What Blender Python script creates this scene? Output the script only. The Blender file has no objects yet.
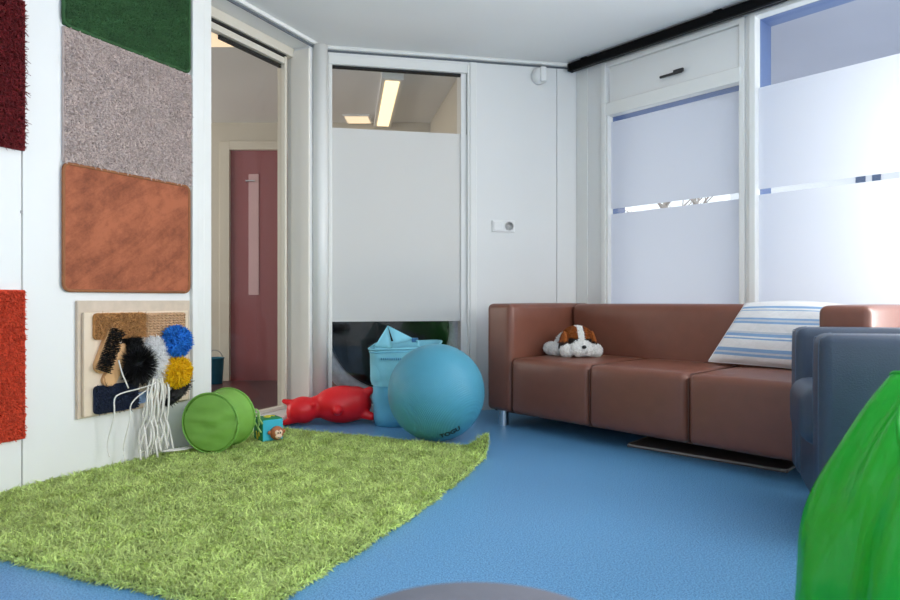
import bpy, bmesh, math, random
import numpy as np
from mathutils import Vector, Matrix
from mathutils import noise as mnoise

random.seed(7)
rng = np.random.default_rng(7)
C = bpy.context.scene.collection
S = bpy.context.scene
R = math.radians

# ------------------------------------------------------------------ camera, light, exposure
cam = bpy.data.cameras.new('camera')
cam.lens = 25.6
cam.sensor_width = 36
cam.clip_start = 0.05
cam.dof.use_dof = True
cam.dof.focus_distance = 3.7
cam.dof.aperture_fstop = 4.5
co = bpy.data.objects.new('camera', cam)
C.objects.link(co)
co.location = (0, 0, 0.8)
co.rotation_euler = (R(90), 0, 0)
S.camera = co

S.view_settings.view_transform = 'Standard'
S.view_settings.look = 'None'
S.view_settings.gamma = 1
S.view_settings.exposure = 0.24
S.view_settings.use_curve_mapping = False

w = bpy.data.worlds.new('world')
S.world = w
w.use_nodes = True
bg = w.node_tree.nodes['Background']
bg.inputs['Color'].default_value = (0.84, 0.91, 1.0, 1)
bg.inputs['Strength'].default_value = 1.35


def area(name, loc, rot, sx, sy, power, col):
    l = bpy.data.lights.new(name, 'AREA')
    l.shape = 'RECTANGLE'
    l.size = sx
    l.size_y = sy
    l.energy = power
    l.color = col
    o = bpy.data.objects.new(name, l)
    C.objects.link(o)
    o.location = loc
    o.rotation_euler = rot
    return o


# daylight entering by the big unfrosted window further along the right wall, the side and rear windows
area('daylight_right_window', (3.361, 2.314, 1.42), (R(90), 0, R(130.9)), 1.45, 2.0, 124, (1.0, 0.99, 0.97))
area('daylight_side_window', (3.88, -0.2, 1.45), (R(90), 0, R(90)), 2.8, 1.7, 40, (1.0, 0.99, 0.97))
area('daylight_rear_window', (0.6, -2.05, 1.5), (R(90), 0, 0), 4.4, 1.7, 13, (1.0, 0.99, 0.97))
# added lamp outside, brightening the frosted film towards its right end
area('frost_glow_lamp', (2.90, 3.44, 1.3), (R(90), 0, R(130.9)), 0.5, 1.4, 9, (0.97, 0.98, 1.0))
# added fill lamp for the corridor, with no fitting or window of its own
area('corridor_fill', (-4.85, 4.6, 1.5), (R(90), 0, R(-90)), 2.5, 1.8, 62, (1.0, 0.97, 0.92))

# ------------------------------------------------------------------ materials


def new_mat(name):
    m = bpy.data.materials.new(name)
    m.use_nodes = True
    nt = m.node_tree
    return m, nt, nt.nodes['Principled BSDF']


def mat(name, col, rough=0.5, var=0.06, scale=8, bump=0.0, bscale=60, metal=0, spec=0.5, coat=0,
        island=0.0, detail=3, trans=0.0, sheen=0.0):
    m, nt, p = new_mat(name)
    N, L = nt.nodes, nt.links
    p.inputs['Roughness'].default_value = rough
    p.inputs['Metallic'].default_value = metal
    p.inputs['Specular IOR Level'].default_value = spec
    p.inputs['Coat Weight'].default_value = coat
    p.inputs['Sheen Weight'].default_value = sheen
    tc = N.new('ShaderNodeTexCoord')
    nz = N.new('ShaderNodeTexNoise')
    nz.inputs['Scale'].default_value = scale
    nz.inputs['Detail'].default_value = detail
    L.new(tc.outputs['Object'], nz.inputs['Vector'])
    rp = N.new('ShaderNodeValToRGB')
    a, b = 1 - var, 1 + var
    rp.color_ramp.elements[0].position = 0.3
    rp.color_ramp.elements[1].position = 0.7
    rp.color_ramp.elements[0].color = (col[0] * a, col[1] * a, col[2] * a, 1)
    rp.color_ramp.elements[1].color = (min(1, col[0] * b), min(1, col[1] * b), min(1, col[2] * b), 1)
    L.new(nz.outputs['Fac'], rp.inputs['Fac'])
    out = rp.outputs['Color']
    if island:
        g = N.new('ShaderNodeNewGeometry')
        mr = N.new('ShaderNodeMapRange')
        mr.inputs['To Min'].default_value = 1 - island
        mr.inputs['To Max'].default_value = 1 + island
        L.new(g.outputs['Random Per Island'], mr.inputs['Value'])
        mx = N.new('ShaderNodeVectorMath')
        mx.operation = 'SCALE'
        L.new(out, mx.inputs[0])
        L.new(mr.outputs['Result'], mx.inputs['Scale'])
        out = mx.outputs['Vector']
    L.new(out, p.inputs['Base Color'])
    if bump:
        nb = N.new('ShaderNodeTexNoise')
        nb.inputs['Scale'].default_value = bscale
        nb.inputs['Detail'].default_value = 4
        L.new(tc.outputs['Object'], nb.inputs['Vector'])
        bp = N.new('ShaderNodeBump')
        bp.inputs['Strength'].default_value = bump
        bp.inputs['Distance'].default_value = 0.01
        L.new(nb.outputs['Fac'], bp.inputs['Height'])
        L.new(bp.outputs['Normal'], p.inputs['Normal'])
    if trans:
        t = N.new('ShaderNodeBsdfTranslucent')
        L.new(out, t.inputs['Color'])
        ms = N.new('ShaderNodeMixShader')
        ms.inputs[0].default_value = trans
        L.new(p.outputs[0], ms.inputs[1])
        L.new(t.outputs[0], ms.inputs[2])
        L.new(ms.outputs[0], N['Material Output'].inputs[0])
    return m


def srgb(r, g, b):
    f = lambda c: (c / 255 / 12.92) if c / 255 <= 0.04045 else ((c / 255 + 0.055) / 1.055) ** 2.4
    return (f(r), f(g), f(b))


def glass_mat(name, tint=(1, 1, 1), refl=0.5):
    m, nt, p = new_mat(name)
    N, L = nt.nodes, nt.links
    N.remove(p)
    t = N.new('ShaderNodeBsdfTransparent')
    t.inputs['Color'].default_value = (*tint, 1)
    g = N.new('ShaderNodeBsdfGlossy')
    g.inputs['Roughness'].default_value = 0.01
    lw = N.new('ShaderNodeLayerWeight')
    lw.inputs['Blend'].default_value = 0.5
    pw = N.new('ShaderNodeMath')
    pw.operation = 'POWER'
    pw.inputs[1].default_value = 5
    L.new(lw.outputs['Facing'], pw.inputs[0])
    mu = N.new('ShaderNodeMath')
    mu.operation = 'MULTIPLY_ADD'
    mu.inputs[1].default_value = refl
    mu.inputs[2].default_value = 0.02
    L.new(pw.outputs[0], mu.inputs[0])
    ms = N.new('ShaderNodeMixShader')
    L.new(mu.outputs[0], ms.inputs[0])
    L.new(t.outputs[0], ms.inputs[1])
    L.new(g.outputs[0], ms.inputs[2])
    L.new(ms.outputs[0], N['Material Output'].inputs[0])
    return m


def frost_mat(name, col, clear, diff, rough=0.35):
    """satin film: part scatters through, part reflects, a little stays see-through"""
    m, nt, p = new_mat(name)
    N, L = nt.nodes, nt.links
    p.inputs['Base Color'].default_value = (*col, 1)
    p.inputs['Roughness'].default_value = rough
    tl = N.new('ShaderNodeBsdfTranslucent')
    tl.inputs['Color'].default_value = (*col, 1)
    a = N.new('ShaderNodeMixShader')
    a.inputs[0].default_value = diff
    L.new(tl.outputs[0], a.inputs[1])
    L.new(p.outputs[0], a.inputs[2])
    tr = N.new('ShaderNodeBsdfTransparent')
    b = N.new('ShaderNodeMixShader')
    b.inputs[0].default_value = clear
    L.new(a.outputs[0], b.inputs[1])
    L.new(tr.outputs[0], b.inputs[2])
    L.new(b.outputs[0], N['Material Output'].inputs[0])
    return m


def emit_mat(name, col, s):
    m, nt, p = new_mat(name)
    p.inputs['Base Color'].default_value = (*col, 1)
    p.inputs['Emission Color'].default_value = (*col, 1)
    p.inputs['Emission Strength'].default_value = s
    return m


def floor_mat():
    m, nt, p = new_mat('speckled_linoleum')
    N, L = nt.nodes, nt.links
    tc = N.new('ShaderNodeTexCoord')
    n1 = N.new('ShaderNodeTexNoise')
    n1.inputs['Scale'].default_value = 190
    n1.inputs['Detail'].default_value = 2
    n1.inputs['Roughness'].default_value = 0.8
    L.new(tc.outputs['Object'], n1.inputs['Vector'])
    rp = N.new('ShaderNodeValToRGB')
    e = rp.color_ramp.elements
    e[0].position = 0.33
    e[0].color = (*srgb(44, 100, 150), 1)
    e[1].position = 0.68
    e[1].color = (*srgb(138, 190, 224), 1)
    k = e.new(0.5)
    k.color = (*srgb(96, 156, 204), 1)
    L.new(n1.outputs['Fac'], rp.inputs['Fac'])
    L.new(rp.outputs['Color'], p.inputs['Base Color'])
    p.inputs['Roughness'].default_value = 0.38
    p.inputs['Specular IOR Level'].default_value = 0.4
    return m


M = dict(
    white=mat('white_panel', srgb(232, 232, 230), 0.5, 0.012, 2),
    paint=mat('white_gloss_paint', srgb(236, 236, 232), 0.32, 0.015, 3),
    cream=mat('cream_paint', srgb(216, 209, 194), 0.35, 0.015, 3),
    ceil=mat('ceiling_board', srgb(240, 240, 238), 0.7, 0.012, 2),
    beige=mat('corridor_paint', srgb(205, 198, 184), 0.6, 0.02, 2),
    floor=floor_mat(),
    darkfloor=mat('corridor_floor', srgb(86, 66, 70), 0.4, 0.12, 40),
    reddoor=mat('dark_red_door', srgb(152, 88, 92), 0.4, 0.03, 4),
    black=mat('black_metal', srgb(8, 8, 9), 0.7, 0.1, 20, spec=0.1),
    gasket=mat('black_gasket', srgb(24, 22, 20), 0.7, 0.1, 20),
    dark=mat('dark_handle', srgb(40, 40, 42), 0.4, 0.05, 20),
    blueframe=mat('blue_outer_paint', srgb(96, 120, 168), 0.5, 0.03, 5),
    plastic=mat('white_plastic', srgb(236, 236, 234), 0.35, 0.01, 10),
    greyplastic=mat('grey_plastic', srgb(150, 150, 150), 0.4, 0.02, 10),
    palereflect=mat('pale_reflection', srgb(214, 176, 178), 0.3, 0.03, 3),
    jamb=mat('warm_white_paint', srgb(244, 238, 228), 0.4, 0.01, 3),
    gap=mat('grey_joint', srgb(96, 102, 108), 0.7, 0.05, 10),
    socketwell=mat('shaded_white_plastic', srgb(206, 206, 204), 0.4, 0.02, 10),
    chrome=mat('brushed_steel', (0.72, 0.74, 0.77), 0.28, 0.03, 40, metal=1),
    brown=mat('brown_leatherette', srgb(122, 74, 58), 0.34, 0.05, 14, bump=0.12, bscale=240),
    seam=mat('dark_brown_seam', srgb(96, 62, 50), 0.6, 0.05, 20),
    slate=mat('slate_leatherette', srgb(58, 70, 88), 0.42, 0.06, 10, bump=0.15, bscale=200),
    stitch=mat('pale_stitching', srgb(116, 130, 150), 0.6, 0.05, 50),
    glass=glass_mat('clear_glass', (0.97, 0.97, 0.96), 0.35),
    glass2=glass_mat('corridor_glass', (0.92, 0.92, 0.91), 0.6),
    frostdoor=frost_mat('door_frost', srgb(247, 247, 245), 0.24, 0.72, 0.3),
    frostwin=frost_mat('window_frost', (0.9, 0.91, 0.94), 0.05, 0.3, 0.3),
    rug=mat('green_shag', srgb(208, 226, 140), 0.85, 0.12, 9, island=0.42, trans=0.25),
    rugbase=mat('green_rug_backing', srgb(76, 106, 40), 0.95, 0.1, 20),
    wdark=mat('dark_red_shag', srgb(104, 11, 18), 0.85, 0.15, 30, island=0.4),
    worange=mat('orange_red_shag', srgb(205, 66, 36), 0.85, 0.1, 30, island=0.25),
    wgreen=mat('dark_green_turf', srgb(46, 86, 46), 0.85, 0.2, 14, island=0.3),
    wgrey=mat('grey_loop_pile', srgb(196, 178, 171), 0.9, 0.10, 14, island=0.3),
    wbrown=None,
    ply=mat('birch_ply', srgb(226, 206, 182), 0.5, 0.04, 6),
    plyedge=mat('ply_edge', srgb(206, 188, 168), 0.6, 0.08, 20),
    coir=mat('coir', srgb(176, 126, 76), 0.95, 0.2, 60, island=0.3),
    jute=mat('braided_jute', srgb(200, 160, 122), 0.95, 0.2, 90, bump=0.8, bscale=110),
    brushwood=mat('beech_brush_back', srgb(214, 166, 116), 0.45, 0.06, 12),
    bristle=mat('black_bristle', srgb(16, 15, 17), 0.6, 0.1, 40, island=0.4),
    navy=mat('navy_carpet', srgb(26, 36, 58), 0.95, 0.2, 60, island=0.4),
    fluff=mat('white_fluff', srgb(252, 252, 252), 0.9, 0.01, 30, island=0.03, trans=0.35),
    bluepom=mat('blue_wool', srgb(44, 134, 226), 0.9, 0.1, 30, island=0.25, trans=0.2),
    yelpom=mat('yellow_wool', srgb(255, 206, 14), 0.9, 0.08, 30, island=0.2, trans=0.25),
    cord=mat('white_cotton_cord', srgb(234, 230, 224), 0.9, 0.05, 60),
    cloth=mat('pale_blue_cloth', srgb(150, 176, 216), 0.9, 0.1, 30),
    popgreen=mat('green_nylon', srgb(140, 196, 86), 0.5, 0.06, 12, bump=0.25, bscale=14, trans=0.18),
    poprim=mat('green_binding', srgb(128, 184, 80), 0.6, 0.05, 20),
    popties=mat('pale_green_tie', srgb(150, 190, 110), 0.8, 0.05, 20),
    red=mat('red_rubber', srgb(236, 24, 34), 0.36, 0.06, 10, bump=0.06, bscale=90),
    bagblue=mat('light_blue_nylon', srgb(140, 214, 234), 0.55, 0.05, 10, bump=0.3, bscale=16, trans=0.2),
    bagbase=mat('blue_nylon_base', srgb(98, 178, 210), 0.55, 0.06, 10, bump=0.35, bscale=16),
    bagprint=mat('blue_print', srgb(70, 140, 180), 0.6, 0.03, 10),
    buckle=mat('blue_buckle', srgb(46, 106, 150), 0.4, 0.03, 10),
    toygreen=mat('green_toy_plush', srgb(28, 128, 76), 0.8, 0.08, 20),
    toyteal=mat('turquoise_toy_plush', srgb(60, 180, 205), 0.8, 0.05, 20),
    toyyel=mat('yellow_toy_print', srgb(220, 205, 60), 0.8, 0.05, 20),
    monkey=mat('brown_toy_head', srgb(176, 104, 66), 0.7, 0.06, 20),
    monkeyface=mat('pale_toy_face', srgb(245, 214, 190), 0.7, 0.03, 20),
    ink=mat('black_ink', srgb(20, 22, 26), 0.5, 0.05, 20),
    dogwhite=mat('white_plush', srgb(252, 250, 246), 0.95, 0.06, 60, bump=0.9, bscale=90, island=0.05),
    dogbrown=mat('ginger_plush', srgb(150, 78, 22), 0.95, 0.18, 50, bump=0.9, bscale=90, island=0.2),
    dogdark=mat('dark_brown_plush', srgb(40, 22, 14), 0.95, 0.18, 50, bump=0.9, bscale=90, island=0.2),
    tunnel=mat('grey_crinkled_nylon', srgb(178, 182, 192), 0.5, 0.15, 30, bump=0.9, bscale=22),
    tunnelin=mat('black_lining', srgb(14, 14, 16), 0.6, 0.2, 12),
    teal=mat('teal_plastic', srgb(32, 112, 140), 0.5, 0.05, 10),
    traygrey=mat('grey_brown_board', srgb(112, 100, 96), 0.45, 0.08, 12),
    trayedge=mat('pale_board_edge', srgb(170, 160, 152), 0.4, 0.05, 12),
    stool=mat('grey_vinyl', srgb(112, 112, 122), 0.55, 0.04, 10, bump=0.1, bscale=150),
    lamp=emit_mat('fluorescent_diffuser', (1.0, 0.78, 0.46), 1.35),
    panel=emit_mat('warm_panel_light', (1.0, 0.80, 0.55), 0.75),
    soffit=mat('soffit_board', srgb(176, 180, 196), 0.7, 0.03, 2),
    paving=mat('pale_paving', srgb(214, 216, 220), 0.8, 0.06, 3),
    bldg=mat('pale_render', srgb(226, 228, 232), 0.8, 0.03, 2),
    bldgwin=mat('dark_window_glass', srgb(70, 88, 120), 0.2, 0.05, 4),
    bark=mat('bare_bark', srgb(176, 168, 160), 0.9, 0.1, 8),
)


def brown_rug_mat():
    m, nt, p = new_mat('rust_velour')
    N, L = nt.nodes, nt.links
    tc = N.new('ShaderNodeTexCoord')
    mp = N.new('ShaderNodeMapping')
    mp.vector_type = 'TEXTURE'
    mp.inputs['Rotation'].default_value = (0, R(-35), 0)
    mp.inputs['Scale'].default_value = (0.5, 0.3, 0.11)
    L.new(tc.outputs['Object'], mp.inputs['Vector'])
    n0 = N.new('ShaderNodeTexNoise')
    n0.inputs['Scale'].default_value = 1.3
    n0.inputs['Detail'].default_value = 8
    n0.inputs['Roughness'].default_value = 0.7
    n0.inputs['Distortion'].default_value = 0.8
    L.new(mp.outputs[0], n0.inputs['Vector'])
    nb = N.new('ShaderNodeTexNoise')
    nb.inputs['Scale'].default_value = 5.5
    nb.inputs['Detail'].default_value = 14
    nb.inputs['Roughness'].default_value = 0.78
    L.new(tc.outputs['Object'], nb.inputs['Vector'])
    n1 = N.new('ShaderNodeMix')
    n1.data_type = 'FLOAT'
    n1.inputs[0].default_value = 0.62
    L.new(n0.outputs['Fac'], n1.inputs[2])
    L.new(nb.outputs['Fac'], n1.inputs[3])
    rp = N.new('ShaderNodeValToRGB')
    e = rp.color_ramp.elements
    e[0].position = 0.36
    e[0].color = (*srgb(108, 56, 36), 1)
    e[1].position = 0.56
    e[1].color = (*srgb(178, 102, 70), 1)
    L.new(n1.outputs[0], rp.inputs['Fac'])
    L.new(rp.outputs['Color'], p.inputs['Base Color'])
    p.inputs['Roughness'].default_value = 0.9
    n2 = N.new('ShaderNodeTexNoise')
    n2.inputs['Scale'].default_value = 260
    L.new(tc.outputs['Object'], n2.inputs['Vector'])
    bp = N.new('ShaderNodeBump')
    bp.inputs['Strength'].default_value = 0.5
    bp.inputs['Distance'].default_value = 0.004
    L.new(n2.outputs['Fac'], bp.inputs['Height'])
    L.new(bp.outputs['Normal'], p.inputs['Normal'])
    return m


M['wbrown'] = brown_rug_mat()
M['wbrownedge'] = mat('rust_binding', srgb(150, 96, 60), 0.8, 0.05, 20)


def ball_mat():
    m, nt, p = new_mat('turquoise_ribbed_vinyl')
    N, L = nt.nodes, nt.links
    tc = N.new('ShaderNodeTexCoord')
    wv = N.new('ShaderNodeTexWave')
    wv.wave_type = 'BANDS'
    wv.bands_direction = 'Z'
    wv.inputs['Scale'].default_value = 40
    wv.inputs['Distortion'].default_value = 0.25
    L.new(tc.outputs['Object'], wv.inputs['Vector'])
    bp = N.new('ShaderNodeBump')
    bp.inputs['Strength'].default_value = 0.4
    bp.inputs['Distance'].default_value = 0.0025
    L.new(wv.outputs['Fac'], bp.inputs['Height'])
    L.new(bp.outputs['Normal'], p.inputs['Normal'])
    p.inputs['Base Color'].default_value = (*srgb(76, 154, 180), 1)
    p.inputs['Roughness'].default_value = 0.42
    p.inputs['Specular IOR Level'].default_value = 0.4
    return m


M['ball'] = ball_mat()


def pillow_mat():
    m, nt, p = new_mat('blue_striped_cotton')
    N, L = nt.nodes, nt.links
    tc = N.new('ShaderNodeTexCoord')
    sp = N.new('ShaderNodeSeparateXYZ')
    uv = N.new('ShaderNodeUVMap')
    L.new(uv.outputs[0], sp.inputs[0])
    rp = N.new('ShaderNodeValToRGB')
    rp.color_ramp.interpolation = 'CONSTANT'
    W_, B_, G_ = srgb(236, 234, 234), srgb(140, 176, 214), srgb(204, 208, 218)
    stops = [(0, W_), (.13, B_), (.17, G_), (.20, B_), (.255, W_), (.40, B_), (.425, W_), (.45, B_), (.50, G_), (.53, W_),
             (.66, B_), (.69, G_), (.72, B_), (.75, W_), (.86, B_), (.875, W_), (.90, B_), (.93, W_)]
    e = rp.color_ramp.elements
    e[0].position, e[0].color = 0, (*W_, 1)
    e[1].position, e[1].color = stops[1][0], (*B_, 1)
    for q, c in stops[2:]:
        k = e.new(q)
        k.color = (*c, 1)
    L.new(sp.outputs['Y'], rp.inputs['Fac'])
    L.new(rp.outputs['Color'], p.inputs['Base Color'])
    p.inputs['Roughness'].default_value = 0.9
    nb = N.new('ShaderNodeTexNoise')
    nb.inputs['Scale'].default_value = 14
    nb.inputs['Detail'].default_value = 4
    L.new(tc.outputs['Object'], nb.inputs['Vector'])
    bp = N.new('ShaderNodeBump')
    bp.inputs['Strength'].default_value = 0.35
    bp.inputs['Distance'].default_value = 0.03
    L.new(nb.outputs['Fac'], bp.inputs['Height'])
    L.new(bp.outputs['Normal'], p.inputs['Normal'])
    return m


M['pillow'] = pillow_mat()


def sack_mat():
    m, nt, p = new_mat('green_plastic_sheet')
    N, L = nt.nodes, nt.links
    p.inputs['Base Color'].default_value = (*srgb(30, 190, 50), 1)
    p.inputs['Roughness'].default_value = 0.24
    p.inputs['Coat Weight'].default_value = 0.6
    p.inputs['Coat Roughness'].default_value = 0.12
    tc = N.new('ShaderNodeTexCoord')
    nb = N.new('ShaderNodeTexNoise')
    mp = N.new('ShaderNodeMapping')
    mp.inputs['Scale'].default_value = (1.0, 1.0, 0.35)
    L.new(tc.outputs['Object'], mp.inputs['Vector'])
    nb.inputs['Scale'].default_value = 11
    nb.inputs['Detail'].default_value = 4
    L.new(mp.outputs[0], nb.inputs['Vector'])
    bp = N.new('ShaderNodeBump')
    bp.inputs['Strength'].default_value = 0.6
    bp.inputs['Distance'].default_value = 0.04
    L.new(nb.outputs['Fac'], bp.inputs['Height'])
    L.new(bp.outputs['Normal'], p.inputs['Normal'])
    t = N.new('ShaderNodeBsdfTranslucent')
    t.inputs['Color'].default_value = (*srgb(40, 200, 50), 1)
    ms = N.new('ShaderNodeMixShader')
    ms.inputs[0].default_value = 0.4
    L.new(p.outputs[0], ms.inputs[1])
    L.new(t.outputs[0], ms.inputs[2])
    L.new(ms.outputs[0], N['Material Output'].inputs[0])
    return m


M['sack'] = sack_mat()

# ------------------------------------------------------------------ mesh helpers


def link(o, parent=None):
    C.objects.link(o)
    if parent is not None:
        o.parent = parent
    return o


def obj(name, bm, m, parent=None, smooth=False, mats=None):
    me = bpy.data.meshes.new(name)
    bmesh.ops.recalc_face_normals(bm, faces=bm.faces[:])
    bm.to_mesh(me)
    bm.free()
    for k in (mats or [m]):
        me.materials.append(k)
    if smooth:
        for p in me.polygons:
            p.use_smooth = True
    return link(bpy.data.objects.new(name, me), parent)


def mesh_obj(name, verts, faces, m, parent=None, smooth=True, mats=None, midx=None):
    me = bpy.data.meshes.new(name)
    me.from_pydata([tuple(map(float, v)) for v in verts], [], faces)
    for k in (mats or [m]):
        me.materials.append(k)
    if smooth:
        me.polygons.foreach_set('use_smooth', [True] * len(me.polygons))
    if midx is not None:
        me.polygons.foreach_set('material_index', midx)
    me.update()
    return link(bpy.data.objects.new(name, me), parent)


def empty(name, loc, rz, label=None, cat=None, group=None, kind=None):
    o = bpy.data.objects.new(name, None)
    o.empty_display_size = 0.1
    C.objects.link(o)
    o.location = loc
    o.rotation_euler = (0, 0, rz)
    tag(o, label, cat, group, kind)
    return o


def tag(o, label=None, cat=None, group=None, kind=None):
    if label:
        o['label'] = label
    if cat:
        o['category'] = cat
    if group:
        o['group'] = group
    if kind:
        o['kind'] = kind
    return o


def place(o, loc, rz):
    o.location = loc
    o.rotation_euler = (0, 0, rz)
    return o


def box(bm, x0, x1, y0, y1, z0, z1, bev=0.0, seg=2):
    r = bmesh.ops.create_cube(bm, size=1)
    vs = r['verts']
    for v in vs:
        v.co = Vector(((x0 + x1) / 2 + v.co.x * (x1 - x0), (y0 + y1) / 2 + v.co.y * (y1 - y0), (z0 + z1) / 2 + v.co.z * (z1 - z0)))
    if bev:
        es = {e for v in vs for e in v.link_edges}
        bmesh.ops.bevel(bm, geom=list(es), offset=bev, segments=seg, profile=0.5, affect='EDGES')
    return bm


def BX(*a, **k):
    return box(bmesh.new(), *a, **k)


def boxes(lst, bev=0.0):
    bm = bmesh.new()
    for b in lst:
        box(bm, *b, bev=bev)
    return bm


def tube(bm, pts, r, n=8, caps=True):
    pts = [Vector(p) for p in pts]
    rr = r if isinstance(r, (list, tuple)) else [r] * len(pts)
    rings = []
    up = Vector((0.13, 0.31, 1)).normalized()
    for i, p in enumerate(pts):
        t = (pts[min(i + 1, len(pts) - 1)] - pts[max(i - 1, 0)]).normalized()
        a = t.cross(up)
        if a.length < 1e-3:
            a = t.cross(Vector((1, 0, 0)))
        a.normalize()
        b = t.cross(a)
        rings.append([bm.verts.new(p + (a * math.cos(2 * math.pi * k / n) + b * math.sin(2 * math.pi * k / n)) * rr[i]) for k in range(n)])
    for i in range(len(rings) - 1):
        for k in range(n):
            bm.faces.new((rings[i][k], rings[i][(k + 1) % n], rings[i + 1][(k + 1) % n], rings[i + 1][k]))
    if caps:
        bm.faces.new(rings[0])
        bm.faces.new(rings[-1][::-1])
    return bm


def smooth_path(pts, n=6):
    """Catmull-Rom through the points"""
    P = [Vector(p) for p in pts]
    P = [P[0] * 2 - P[1]] + P + [P[-1] * 2 - P[-2]]
    out = []
    for i in range(1, len(P) - 2):
        for k in range(n):
            t = k / n
            a, b, c, d = P[i - 1], P[i], P[i + 1], P[i + 2]
            out.append(0.5 * ((2 * b) + (c - a) * t + (2 * a - 5 * b + 4 * c - d) * t * t + (3 * b - a - 3 * c + d) * t ** 3))
    out.append(P[-2])
    return out


def lathe(bm, prof, n=32, axis='z', off=(0, 0, 0)):
    rings = []
    off = Vector(off)
    for (r, h) in prof:
        ring = []
        for k in range(n):
            a = 2 * math.pi * k / n
            c, s = r * math.cos(a), r * math.sin(a)
            v = {'z': (c, s, h), 'y': (c, h, s), 'x': (h, c, s)}[axis]
            ring.append(bm.verts.new(Vector(v) + off))
        rings.append(ring)
    for i in range(len(rings) - 1):
        for k in range(n):
            bm.faces.new((rings[i][k], rings[i][(k + 1) % n], rings[i + 1][(k + 1) % n], rings[i + 1][k]))
    if prof[0][0] > 1e-6:
        bm.faces.new(rings[0])
    if prof[-1][0] > 1e-6:
        bm.faces.new(rings[-1])
    bmesh.ops.remove_doubles(bm, verts=bm.verts[:], dist=1e-6)
    return bm


def ell(bm, c, r, rot=None, sub=3):
    q = bmesh.ops.create_icosphere(bm, subdivisions=sub, radius=1)
    m = Matrix.Translation(c) @ (rot.to_4x4() if rot else Matrix.Identity(4)) @ Matrix.Diagonal((*r, 1))
    bmesh.ops.transform(bm, matrix=m, verts=q['verts'])


def remesh(bm, voxel, smooth=6):
    """fuse overlapping lumps into one continuous skin"""
    me = bpy.data.meshes.new('tmp')
    bm.to_mesh(me)
    bm.free()
    o = bpy.data.objects.new('tmp', me)
    C.objects.link(o)
    md = o.modifiers.new('r', 'REMESH')
    md.mode = 'VOXEL'
    md.voxel_size = voxel
    sm = o.modifiers.new('s', 'SMOOTH')
    sm.factor = 0.5
    sm.iterations = smooth
    dg = bpy.context.evaluated_depsgraph_get()
    dg.update()
    out = bpy.data.meshes.new_from_object(o.evaluated_get(dg))
    bpy.data.objects.remove(o)
    bpy.data.meshes.remove(me)
    for p in out.polygons:
        p.use_smooth = True
    return out


def blades(P, Nn, h, wd, lean=0.5, hv=0.3, curl=0.5, down=None):
    """tufts: P points, Nn normals; returns verts, faces"""
    P = np.asarray(P, float)
    Nn = np.asarray(Nn, float)
    n = len(P)
    r = rng.normal(size=(n, 3))
    r -= (r * Nn).sum(1)[:, None] * Nn
    r /= np.linalg.norm(r, axis=1)[:, None] + 1e-9
    if down is not None:
        r = r + np.asarray(down)
    side = np.cross(Nn, r)
    side /= np.linalg.norm(side, axis=1)[:, None] + 1e-9
    H = h * (1 + hv * (rng.random(n) * 2 - 1))[:, None]
    le = (lean * rng.random(n))[:, None] * H
    mid = P + Nn * H * 0.6 + r * le * 0.45
    tip = P + Nn * H * (1 - curl * 0.3 * rng.random(n)[:, None]) + r * le * 1.35
    wv = side * wd / 2
    V = np.stack([P - wv, P + wv, mid + wv, mid - wv, tip + wv * .35, tip - wv * .35], 1).reshape(-1, 3)
    b = np.arange(n) * 6
    F = np.concatenate([np.stack([b, b + 1, b + 2, b + 3], 1), np.stack([b + 3, b + 2, b + 4, b + 5], 1)])
    return V, F.tolist()


def join(parts):
    """parts: list of (verts, faces, material index)"""
    V, F, I, o = [], [], [], 0
    for v, f, i in parts:
        V.append(np.asarray(v, float).reshape(-1, 3))
        F += [[q + o for q in fa] for fa in f]
        I += [i] * len(f)
        o += len(V[-1])
    return np.concatenate(V), F, I


def bm_arrays(bm):
    bm.verts.index_update()
    v = [tuple(x.co) for x in bm.verts]
    f = [[x.index for x in fa.verts] for fa in bm.faces]
    bm.free()
    return v, f


# ------------------------------------------------------------------ frames of the room
P0 = Vector((-1.783, 2.667, 0))
dL = Vector((0.4478, 0.8941, 0))
C1 = Vector((-0.8995, 4.431, 0))
C2 = Vector((0.951, 4.791, 0))
dR = Vector((0.6547, -0.7559, 0))
RZL = math.atan2(dL.y, dL.x)
RZB = math.atan2(0.1908, 0.9816)
RZR = math.atan2(dR.y, dR.x)
CE = 2.56


def onleft(t, d=0.0):      # d metres into the room
    return P0 + dL * t + Vector((0.8941, -0.4478, 0)) * d


def poly_slab(name, pts, z0, z1, m):
    bm = bmesh.new()
    a = [bm.verts.new((x, y, z0)) for x, y in pts]
    b = [bm.verts.new((x, y, z1)) for x, y in pts]
    bm.faces.new(a)
    bm.faces.new(b)
    n = len(pts)
    for i in range(n):
        bm.faces.new((a[i], a[(i + 1) % n], b[(i + 1) % n], b[i]))
    return tag(obj(name, bm, m), kind='structure')


Rend = C2 + dR * 4.42
poly_slab('floor', [(-4.2, -2.2), (3.86, -2.2), (3.86, Rend.y), (C2.x + 0.02, C2.y + 0.02), (C1.x, C1.y + 0.01)], -0.06, 0.0, M['floor'])
poly_slab('floor_corridor', [(-5, -0.5), (-4.22, -2.0), (-0.9, 4.445), (0.95, 4.81), (0.95, 6.9), (-5, 6.9)], -0.06, -0.002, M['darkfloor'])
poly_slab('ceiling', [(-5.1, -2.3), (3.98, -2.3), (3.98, Rend.y + 0.08), (C2.x + 0.09, C2.y + 0.08), (1.04, 7.0), (-5.1, 7.0)], CE, CE + 0.12, M['ceil'])

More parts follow.
